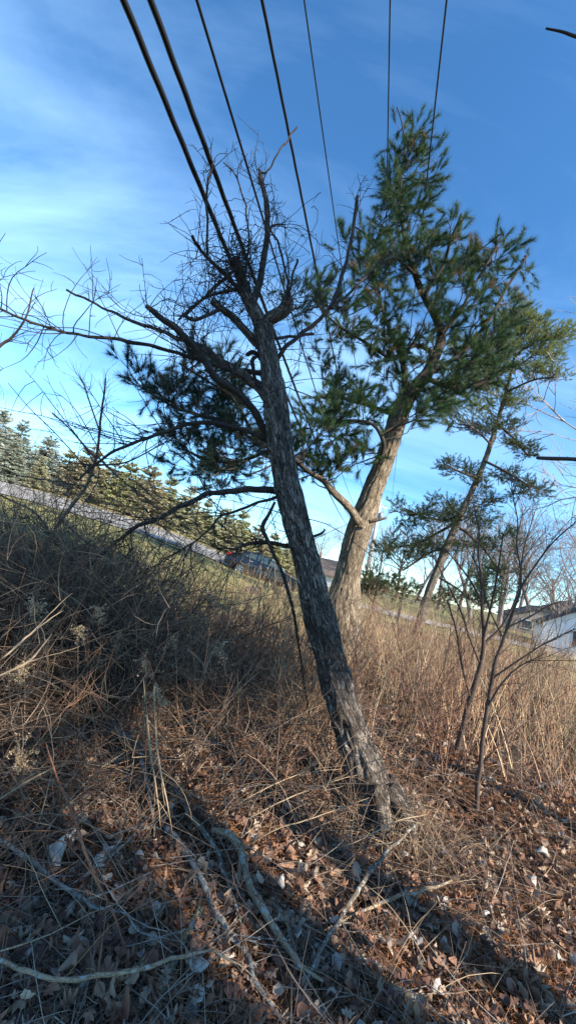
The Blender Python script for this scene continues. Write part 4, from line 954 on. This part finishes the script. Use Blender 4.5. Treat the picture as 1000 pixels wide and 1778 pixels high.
tag(wm.build('bare_thicket', 'straw'), 'dark twiggy thicket below the sapling at left', 'thicket', kind='stuff')

# leaf litter
def leaf_template(kind):
    if kind == 0:    # lobed oak leaf
        t = np.linspace(0, 1, 13); wv = .26*np.sin(np.pi*t**.8)*(1+.55*np.sin(t*22)); side = np.r_[np.c_[t, wv], np.c_[t[::-1][1:-1], -wv[::-1][1:-1]]]
    else:
        t = np.linspace(0, 1, 9); wv = .36*np.sin(np.pi*t**.75)**.8*(1+.08*np.sin(t*31)); side = np.r_[np.c_[t, wv], np.c_[t[::-1][1:-1], -wv[::-1][1:-1]]]
    side[:, 0] -= .5
    return side
def leaves(mb, pos, size, cols, r, kind, flat=.5):
    T = leaf_template(kind); n = len(pos); m = len(T)
    V = np.vstack([[0, 0], T]); curl = r.normal(size=(n, 1))*1.1; curl2 = r.normal(size=(n, 1))*1.6
    X = V[None, :, 0]*np.ones((n, 1)); Y = V[None, :, 1]*np.ones((n, 1)); Z = curl*X**2*1.2+curl2*Y**2*2.+r.normal(size=(n, m+1))*.025
    nrm = norm(r.normal(size=(n, 3))*flat+A([0, 0, 1.])); d = norm(np.cross(nrm, randdir(n, r))); e = np.cross(nrm, d)
    v = pos[:, None]+size[:, None, None]*(X[..., None]*d[:, None]+Y[..., None]*e[:, None]+Z[..., None]*nrm[:, None])
    i = np.arange(1, m+1); j = np.r_[np.arange(2, m+1), 1]; tri = np.stack([np.zeros(m, int), i, j], -1)
    t = (np.arange(n)[:, None, None]*(m+1)+tri[None]).reshape(-1, 3)
    mb.add(v.reshape(-1, 3), t=t, c=np.repeat(cols, m+1, 0))
rl = np.random.default_rng(202)
def litpos(n, ymax=9, r=rl, pw=1.25, lift=.03):
    y = .55+(ymax-.55)*r.random(n)**pw; x = r.uniform(-1, 1, n)*(.7+y*.9); z = g(x, y); k = inview(x, y, z, 60); x, y, z = x[k], y[k], z[k]
    k = rl.random(len(x)) > .9*lawn_mask(x, y); x, y, z = x[k], y[k], z[k]
    return np.stack([x, y, z+r.uniform(.002, lift, len(x))], -1)
LP = A([(.24, .125, .08), (.16, .085, .058), (.29, .17, .11), (.36, .25, .17), (.11, .065, .05), (.46, .36, .27)])
mb = MB(); p = litpos(22000, 10, lift=.055); leaves(mb, p, rl.uniform(.035, .085, len(p)), pick(len(p), rl, LP, A([.25, .2, .22, .14, .11, .08])), rl, 0)
p = litpos(11000, 10, lift=.06); leaves(mb, p, rl.uniform(.03, .075, len(p)), pick(len(p), rl, LP), rl, 1)
p = litpos(900, 7, lift=.05); leaves(mb, p, rl.uniform(.035, .07, len(p)), pick(len(p), rl, A([(.40, .36, .32), (.34, .31, .28)])), rl, 1)
tag(mb.build('leaf_litter', 'leaf'), 'brown fallen leaves covering the ground', 'leaves', kind='stuff')
# fallen needles
mb = MB(); p = litpos(120000, 6.5, pw=1.3, lift=.035); n = len(p); d = norm(rl.normal(size=(n, 3))*A([1, 1, .25])); s = norm(np.cross(d, A([0, 0, 1.])+rl.normal(size=(n, 3))*.3))*.0012
l_ = rl.uniform(.03, .065, (n, 1)); m_ = p+rl.normal(size=(n, 3))*.005
patch = sm(.4, .62, fbm(p*A([1.3, 1.3, 0])+3, 2))[:, None]
cN_ = (A([.33, .15, .065])*patch+A([.26, .18, .125])*(1-patch))*rl.uniform(.5, 1.35, (n, 1))
mb.add(np.stack([p-d*l_-s, p-d*l_+s, m_+s, p+d*l_, m_-s], 1).reshape(-1, 3), ng=None, t=(np.arange(n)[:, None, None]*5+A([(0, 1, 2), (0, 2, 4), (4, 2, 3)])[None]).reshape(-1, 3), c=np.repeat(cN_, 5, 0))
tag(mb.build('needle_litter', 'straw'), 'rusty fallen pine needles spread over the litter', 'pine needles', kind='stuff')
# twigs and straws lying about
mb = MB(); p = litpos(8000, 9, lift=.055, pw=1.3); n = len(p); w = wander(p, rl.normal(size=(n, 3))*A([1, 1, .12])+A([.1, .1, .05]), rl.uniform(.12, .65, n), 7, .1, -.01, rl)
w[..., 2] = np.maximum(w[..., 2], g(w[..., 0], w[..., 1])+.006)
tubes(mb, w, taper(.0016*rl.uniform(.5, 2., n), .0007, n, 7), 4, pick(n, rl, A([(.20, .16, .14), (.26, .19, .13), (.14, .09, .07), (.34, .29, .24), (.10, .075, .065)])))
tag(mb.build('fallen_twigs', 'straw'), 'thin twigs and straws lying in every direction on the ground', 'twigs', kind='stuff')
# arching straws in the foreground
mb = MB(); p = litpos(800, 5.5, lift=.01, pw=1.1); n = len(p); w = wander(p, rl.normal(size=(n, 3))*A([.8, .8, .1])+A([0, 0, .7]), rl.uniform(.25, .8, n), 10, .08, -.14, rl)
w[..., 2] = np.maximum(w[..., 2], g(w[..., 0], w[..., 1])+.006)
tubes(mb, w, taper(.0022, .0009, n, 10), 4, pick(n, rl, A([(.38, .28, .18), (.28, .19, .12), (.2, .15, .12)])))
tag(mb.build('bent_straws', 'straw'), 'loose arching straws bent over the litter', 'straw', kind='stuff')
# lawn grass
mb = MB(); n = 90000; y = 7.5+17*rl.random(n)**.9; x = rl.uniform(-1, 1, n)*(2+y*.85); k = (rl.random(n) < lawn_mask(x, y)); x, y = x[k], y[k]; z = g(x, y); k = inview(x, y, z, 40) & (np.abs(y-roadc_y(x)+.25*np.sin(x*3)+.2*np.sin(x*7.3)) > 3.2); x, y, z = x[k], y[k], z[k]; n = len(x)
p = np.stack([x, y, z-.005], -1); d = norm(rl.normal(size=(n, 3))*.45+A([0, 0, 1.])); s = norm(np.cross(d, randdir(n, rl)))*.006; h = rl.uniform(.04, .11, (n, 1))
mb.add(np.stack([p-s, p+s, p+d*h], 1).reshape(-1, 3), t=np.arange(n*3).reshape(-1, 3), c=np.repeat(pick(n, rl, A([(.34, .34, .12), (.46, .42, .18), (.52, .43, .24), (.26, .28, .10)])), 3, 0))
tag(mb.build('lawn_grass', 'grass'), 'short yellow green grass on the slope below the road', 'grass', kind='stuff')

# brush heaped round the foot of the leaning trunk
mb = MB(); n = 900; S = tb+rl.normal(size=(n, 3))*A([.26, .2, 0])+A([.02, -.08, 0]); S[:, 2] = g(S[:, 0], S[:, 1])-.01
w = wander(S, rl.normal(size=(n, 3))*A([.6, .6, .1])+A([0, 0, .7]), rl.uniform(.12, .5, n), 9, .12, -.12, rl); w[..., 2] = np.maximum(w[..., 2], g(w[..., 0], w[..., 1])+.005)
tubes(mb, w, taper(.0022, .0009, n, 9), 4, pick(n, rl, A([(.34, .25, .16), (.22, .14, .09), (.14, .10, .08), (.42, .32, .22)])))
tag(mb.build('trunk_foot_brush', 'straw'), 'dry grass and stems heaped round the foot of the leaning trunk', 'dry grass', kind='stuff')
mb = MB(); n = 700; p = tb+rl.normal(size=(n, 3))*A([.3, .22, 0]); p[:, 2] = g(p[:, 0], p[:, 1])+rl.uniform(.02, .12, n)*np.exp(-((p[:, 0]-tb[0])**2+(p[:, 1]-tb[1])**2)/.06)
leaves(mb, p, rl.uniform(.035, .08, n), pick(n, rl, LP), rl, 0, .9)
tag(mb.build('piled_leaves', 'leaf'), 'brown leaves piled against the foot of the leaning trunk', 'leaves', kind='stuff')

# seed-head plants
def goldenrod(px, py, tx, ty, seed, D=None):
    r = np.random.default_rng(seed); b = gp(px, py) if D is None else P(px, py, D); t = P(tx, ty, depth(b)-.1)
    o = thing('dried_goldenrod', b, 'dried goldenrod with pale fluffy drooping seed head', 'weed', 'dried goldenrod with pale seed heads')
    droop = t+A([r.uniform(-.05, .1), 0, -.08])
    q = catmull([b, (b*.6+t*.4)+r.normal(size=3)*.03, (b*.2+t*.8), t, droop], 30); mb = MB(); tube(mb, q, np.linspace(.0032, .0012, 30), 6); mb.build('stem', 'palestem', o)
    k = r.integers(20, 30, 22); w = wander(q[k], randdir(22, r)+A([.2, 0, .2]), r.uniform(.03, .1, 22), 5, .2, -.12, r)
    mb = MB(); n = 420; a = r.integers(0, 22, n); bb = r.integers(0, 5, n); p = w[a, bb]+r.normal(size=(n, 3))*.005
    d = randdir(n, r)*.0065; s = norm(np.cross(d, randdir(n, r)))*.0022
    mb.add(np.stack([p-d-s, p-d+s, p+d+s, p+d-s], 1).reshape(-1, 3), q=np.arange(n*4).reshape(-1, 4), c=np.repeat(pick(n, r, A([(.50, .38, .24), (.40, .29, .18)])), 4, 0)); tag(mb.build('seed_head', 'straw', o), kind='stuff')
for i, a in enumerate([(262, 1330, 250, 1150), (300, 1300, 208, 1105), (230, 1340, 272, 1200), (60, 1330, 40, 1160), (20, 1300, 60, 1050), (140, 1300, 135, 1090), (330, 1290, 300, 1110), (90, 1420, 30, 1300), (190, 1280, 170, 1060), (410, 1300, 385, 1120)]):
    goldenrod(*a, 300+i)

# ------------------------------------------------------------------ fallen branches in the foreground
def fallen(path, mat, label, lift=.03, tw_n=5, seed=1, name='fallen_branch', sides=12, group=None):
    r = np.random.default_rng(seed); pts = []
    for i, pnt in enumerate(path):
        l_ = pnt[3] if len(pnt) > 3 else lift
        p_ = gp(pnt[0], min(pnt[1], 1900), l_); pts.append(np.r_[p_, pnt[2]/2/F*depth(p_)])
    K = len(path)*10; c = catmull(A(pts), K); q, qr = c[:, :3], c[:, 3]
    q += (np.stack([vn(q*14+k*17+seed) for k in range(3)], -1)-.5)*(.02 if 'cane' not in name else .006)
    qr = qr*np.r_[np.ones(K-K//2), np.linspace(1, .35, K//2)]
    if 'cane' in name: qr = qr*.72*np.r_[np.linspace(.3, 1, K//3), np.ones(K-K//3)]
    q[:, 2] = np.maximum(q[:, 2], g(q[:, 0], q[:, 1])+.004)
    o = thing(name, q[0], label, 'branch' if 'branch' in name else 'cane', group)
    mb = MB(); tube(mb, q, qr, sides, disp=lambda tc, R: (fbm(tc*A([70, 70, 30])+seed, 3)-.5)*R*.55, tcoff=seed)
    if tw_n:
        k = r.integers(5, K-2, tw_n); T = norm(np.gradient(q, axis=0))[k]
        w = wander(q[k], T+randdir(tw_n, r)*A([.8, .8, .5])+A([0, 0, .25]), r.uniform(.08, .45, tw_n), 8, .12, -.03, r); tubes(mb, w, taper(np.minimum(qr[k]*.5, .004), .0012, tw_n, 8), 5)
    mb.build('stem', mat, o)
fallen([(288, 1435, 10), (330, 1490, 10), (355, 1540, 10), (375, 1580, 11), (400, 1620, 11), (430, 1660, 12), (442, 1705, 13), (480, 1755, 14), (510, 1800, 15)], 'lichen', 'long grey branch speckled with white lichen, running down to the bottom edge', .05, 7, 1)
fallen([(305, 1365, 7), (325, 1405, 8), (350, 1440, 8), (375, 1480, 8), (395, 1530, 8), (415, 1590, 8), (430, 1650, 7)], 'browngrey', 'thin grey branch lying just right of the lichened branch', .07, 6, 2)
fallen([(370, 1440, 8), (395, 1450, 11), (412, 1468, 13), (425, 1510, 13), (450, 1570, 14), (482, 1622, 15), (520, 1675, 15), (560, 1705, 12)], 'stripped', 'crooked branch with tan stripped bark at its bend', .08, 4, 3)
fallen([(352, 1578, 14), (322, 1630, 17), (292, 1680, 19), (272, 1760, 21), (262, 1840, 22)], 'greenlog', 'thick greenish yellow branch piece crossed by the curved vine', .03, 0, 4, sides=18)
fallen([(-60, 1635, 6), (0, 1668, 7), (50, 1692, 7), (100, 1702, 7), (170, 1697, 7), (260, 1680, 7), (340, 1653, 6), (380, 1653, 5), (430, 1690, 4), (470, 1725, 3)], 'stripped', 'pale curved vine sweeping across the bottom left corner', .12, 3, 5)
fallen([(-40, 1430, 6), (0, 1457, 6), (50, 1492, 7), (100, 1530, 7), (150, 1565, 6), (200, 1578, 5), (240, 1612, 4), (300, 1655, 3)], 'lichen', 'grey stick slanting in from the left edge above the curved vine', .08, 6, 6)
fallen([(80, 1290, 5, .5), (100, 1350, 7, .42), (125, 1405, 8, .36), (142, 1462, 8, .3), (162, 1515, 8, .22), (192, 1575, 7, .15), (212, 1630, 6, .08), (232, 1672, 5, .02)], 'cane', 'red brown thorny cane slanting over the litter at left', .2, 4, 7, 'bramble_cane')
fallen([(470, 1565, 11), (505, 1605, 12), (560, 1655, 14), (620, 1712, 16), (690, 1780, 18)], 'browngrey', 'brown weathered branch running to the bottom edge right of centre', .03, 2, 8, sides=16)
fallen([(727, 1430, 4, .22), (690, 1462, 5, .18), (655, 1500, 7, .14), (615, 1553, 8, .1), (575, 1620, 9, .08), (535, 1702, 9, .06), (520, 1790, 10, .05)], 'browngrey', 'grey branch slanting from the tree foot down to the bottom centre', .08, 8, 9)
fallen([(785, 1530, 3, .12), (740, 1545, 5, .1), (690, 1560, 6, .08), (620, 1585, 6, .06), (560, 1615, 5, .04)], 'stripped', 'straight thin pale stick pointing at the leaning trunk foot from lower right', .06, 3, 10)
fallen([(630, 1690, 12), (680, 1720, 14), (740, 1750, 15), (800, 1800, 15)], 'browngrey', 'short weathered branch at the bottom edge right of the brown one', .02, 1, 11, sides=16)
fallen([(185, 1248, 9), (215, 1275, 10), (240, 1295, 9), (250, 1340, 8), (262, 1400, 7), (270, 1450, 6)], 'lichen', 'grey broken branch end in the dark brush left of centre', .1, 5, 12)
fallen([(50, 1800, 14), (100, 1750, 13), (150, 1705, 12), (205, 1655, 11), (250, 1620, 9)], 'browngrey', 'grey branch rising from the bottom left corner under the vine', .02, 2, 13, sides=16)
fallen([(370, 1465, 6), (400, 1520, 8), (430, 1590, 9), (470, 1650, 10), (500, 1700, 10)], 'browngrey', 'dull grey branch lying close beside the tan stripped one', .03, 3, 14)
fallen([(250, 1180, 4, .75), (255, 1240, 5, .6), (262, 1310, 5, .45), (272, 1370, 5, .3), (280, 1440, 5, .1)], 'palestem', 'pale upright stalk left of a second one in the dark brush', .2, 4, 15, 'dry_cane')
fallen([(268, 1190, 4, .75), (270, 1260, 5, .6), (276, 1320, 5, .45), (290, 1390, 5, .3), (300, 1450, 5, .1)], 'palestem', 'pale upright stalk right of its twin in the dark brush', .2, 4, 16, 'dry_cane')
for i, (L_, lb) in enumerate([([(420, 1475, 2.6, .02), (480, 1440, 2.6, .2), (560, 1415, 2.6, .28), (640, 1385, 3, .3)], 'lowest of the four pale straws arching toward the leaning trunk foot'), ([(400, 1440, 2.6, .02), (470, 1400, 2.6, .2), (540, 1370, 2.6, .3), (620, 1345, 3, .35)], 'long pale straw second from the bottom beside the trunk foot'),
                            ([(380, 1420, 2.6, .02), (440, 1380, 2.6, .25), (520, 1345, 2.6, .35), (590, 1335, 3, .3)], 'long pale straw third from the bottom beside the trunk foot'), ([(560, 1480, 3, .02), (620, 1460, 2.6, .25), (690, 1425, 3, .35), (740, 1415, 3, .3)], 'pale straw crossing in front of the trunk foot to the right'),
                            ([(100, 1330, 5, .3), (60, 1350, 5, .4), (20, 1375, 5, .5), (-20, 1400, 5, .5)], 'pale bent stalk at the left edge below the goldenrod'), ([(-20, 1160, 5, .9), (20, 1130, 5, 1.), (60, 1095, 5, 1.05), (110, 1060, 4, 1.1)], 'pale straight stalk slanting up at the left edge'), ([(-20, 1180, 6, .8), (20, 1165, 6, .85), (60, 1140, 6, .9), (90, 1100, 4, 1.)], 'thicker pale stalk bending up at the left edge')]):
    fallen(L_, 'palestem', lb, .2, 3, 40+i, 'dry_cane')
# big pale leaves
T = leaf_template(1)
pls = [(55, 1645, 40), (140, 1638, 34), (345, 1675, 38), (338, 1728, 36), (395, 1655, 30), (122, 1450, 30), (172, 1502, 26), (138, 1560, 26), (485, 1535, 28), (510, 1622, 36), (165, 1645, 28), (190, 1470, 22), (85, 1500, 40), (60, 1555, 24), (725, 1400, 22),
       (800, 1502, 22), (765, 1560, 26), (700, 1490, 22), (640, 1505, 26), (620, 1510, 22), (715, 1565, 26), (270, 1575, 22), (840, 1580, 20), (790, 1440, 22), (940, 1485, 24), (920, 1530, 20), (580, 1605, 22), (520, 1390, 18), (710, 1620, 24), (760, 1720, 30)]
for i, (x, y, s) in enumerate(pls):
    c = gp(x, y, .045); sz = s/F*depth(c)*1.0; mb = MB(); r = np.random.default_rng(900+i)
    leaves(mb, c[None], A([sz]), A([[.4, .4, .4]]), r, 1, .25)
    o = mb.build('pale_leaf', 'paleleaf', loc=c); tag(o, 'large pale dry leaf lying on the brown litter', 'leaf', 'large pale leaves on the litter')
    sd = o.modifiers.new('thick', 'SOLIDIFY'); sd.thickness = .0008

# ------------------------------------------------------------------ trees behind the photographer that shade the foreground
EL, AZ = rad(30), rad(126)      # sun: elevation, azimuth clockwise from +Y
SUN = A([math.sin(AZ)*math.cos(EL), math.cos(AZ)*math.cos(EL), math.sin(EL)])
def shader_tree(targets, t, label, seed, n=60, off=(0, 0)):
    r = np.random.default_rng(seed); nd, b_ = MB(), MB(); cs_ = []
    cen = np.mean([A(tg[0])+SUN*t for tg in targets], axis=0); cen[:2] += A(off); z0 = float(g(cen[0], cen[1]))
    o = thing('pine_tree', (cen[0], cen[1], z0), label, 'tree')
    top = max(tg[0][2]+SUN[2]*t+tg[1] for tg in targets)
    nod = A([[cen[0], cen[1], z0+k*(top-z0)] for k in np.linspace(.02, .98, 24)])
    tube(b_, nod, np.linspace(.22, .04, 24), 12)
    for tg in targets:
        c = A(tg[0])+SUN*t; nn_ = int(n*tg[3] if len(tg) > 3 else n)
        cl = c+randdir(nn_, r)*A([tg[1], tg[1], tg[2]])*r.random((nn_, 1))**.45; cs_.append(cl)
    clusters_to_crown(nod[6:], np.concatenate(cs_), nd, b_, .16, .02, ((.03, .05, .02), (.06, .08, .03)), nb=10, blen=.5, nt=5, nn=10, r=r)
    b_.build('trunk', 'bark_far', o); nd.build('crown', 'needle', o)
# targets are points of the scene that lie in shade: ((x,y,z), horizontal radius, vertical radius)
shader_tree([((.1, 3.5, 3.4), 1.3, 1.35), ((-.1, 4.1, 5.0), 1.8, 1.5), ((-1.6, 4.6, 1.2), 1.4, 1.0)], 10, 'pine standing behind the photographer whose high crown shades the leaning trunk', 61, 85, (-.62, -.8))
shader_tree([((-1.3, 1.5, -.2), 1.5, .8), ((.0, .8, -.1), 1.1, .6)], 7, 'lower pine close behind the photographer to the right', 62, 75)
shader_tree([((-2.4, 4.2, .2), 1.7, .8), ((-4.0, 5.6, .4), 1.7, .7), ((-.9, 5.2, .1), 1.3, .5)], 13, 'pine behind the photographer shading the left brush', 63, 60)

# ------------------------------------------------------------------ light
ld = bpy.data.lights.new('sun', 'SUN'); ld.energy = 5; ld.angle = rad(.55); ld.color = (1., .90, .76)
lo = bpy.data.objects.new('sun', ld); C.objects.link(lo); lo.rotation_euler = Vector(SUN).to_track_quat('Z', 'Y').to_euler()
wd = bpy.data.worlds.new('World'); bpy.context.scene.world = wd; wd.use_nodes = True; nt = wd.node_tree
bg = nt.nodes['Background']; sky = N(nt, 'ShaderNodeTexSky', sky_type='NISHITA', sun_disc=False, sun_elevation=EL, sun_rotation=AZ, altitude=100, air_density=1., dust_density=.0, ozone_density=4.5)
tc = N(nt, 'ShaderNodeTexCoord'); sep = N(nt, 'ShaderNodeSeparateXYZ'); nt.links.new(tc.outputs['Generated'], sep.inputs[0])
# project direction on a cloud plane: (x,y)/(z+.25)
ad = N(nt, 'ShaderNodeMath', operation='ADD'); nt.links.new(sep.outputs[2], ad.inputs[0]); ad.inputs[1].default_value = .28
dv = N(nt, 'ShaderNodeVectorMath', operation='DIVIDE'); nt.links.new(tc.outputs['Generated'], dv.inputs[0])
cb = N(nt, 'ShaderNodeCombineXYZ'); [nt.links.new(ad.outputs[0], cb.inputs[k]) for k in range(3)]; nt.links.new(cb.outputs[0], dv.inputs[1])
mp = N(nt, 'ShaderNodeMapping'); mp.inputs['Rotation'].default_value = (0, 0, rad(-38)); mp.inputs['Scale'].default_value = (.55, 2.0, 1); mp.inputs['Location'].default_value = (.3, .75, 0)
nt.links.new(dv.outputs[0], mp.inputs[0])
no = N(nt, 'ShaderNodeTexNoise', Scale=1.25, Detail=9, Roughness=.58); no.inputs['Distortion'].default_value = .5; nt.links.new(mp.outputs[0], no.inputs['Vector'])
cf = ramp(nt, no.outputs[0], [(.40, (0, 0, 0)), (.82, (1, 1, 1))])
# a broad veil of cirrus sits on the left side of the sky
lf = N(nt, 'ShaderNodeMapRange'); lf.interpolation_type = 'SMOOTHSTEP'; nt.links.new(sep.outputs[0], lf.inputs[0]); lf.inputs[1].default_value = .45; lf.inputs[2].default_value = -.45; lf.inputs[3].default_value = .55; lf.inputs[4].default_value = 1.
hz = N(nt, 'ShaderNodeMapRange'); hz.interpolation_type = 'SMOOTHSTEP'; nt.links.new(sep.outputs[2], hz.inputs[0]); hz.inputs[1].default_value = .9; hz.inputs[2].default_value = .25; hz.inputs[3].default_value = .35; hz.inputs[4].default_value = 1.
m1 = N(nt, 'ShaderNodeMath', operation='MULTIPLY'); nt.links.new(lf.outputs[0], m1.inputs[0]); nt.links.new(hz.outputs[0], m1.inputs[1])
m2 = N(nt, 'ShaderNodeMath', operation='MULTIPLY'); nt.links.new(m1.outputs[0], m2.inputs[0]); nt.links.new(cf, m2.inputs[1])
m3 = N(nt, 'ShaderNodeMath', operation='MULTIPLY'); nt.links.new(m2.outputs[0], m3.inputs[0]); m3.inputs[1].default_value = .72
hs = N(nt, 'ShaderNodeHueSaturation'); hs.inputs['Saturation'].default_value = 1.12; nt.links.new(sky.outputs[0], hs.inputs['Color'])
cm = mix(nt, mix(nt, hs.outputs[0], (.90, 1.10, 1.12), 1., 'MULTIPLY'), (4.9, 7.6, 10.6), m3.outputs[0]); nt.links.new(cm, bg.inputs[0]); bg.inputs[1].default_value = .118
sc = bpy.context.scene
sc.view_settings.view_transform = 'Standard'; sc.view_settings.look = 'None'; sc.view_settings.gamma = 1; sc.view_settings.exposure = 1.2
sc.cycles.max_bounces = 6; sc.cycles.transparent_max_bounces = 8
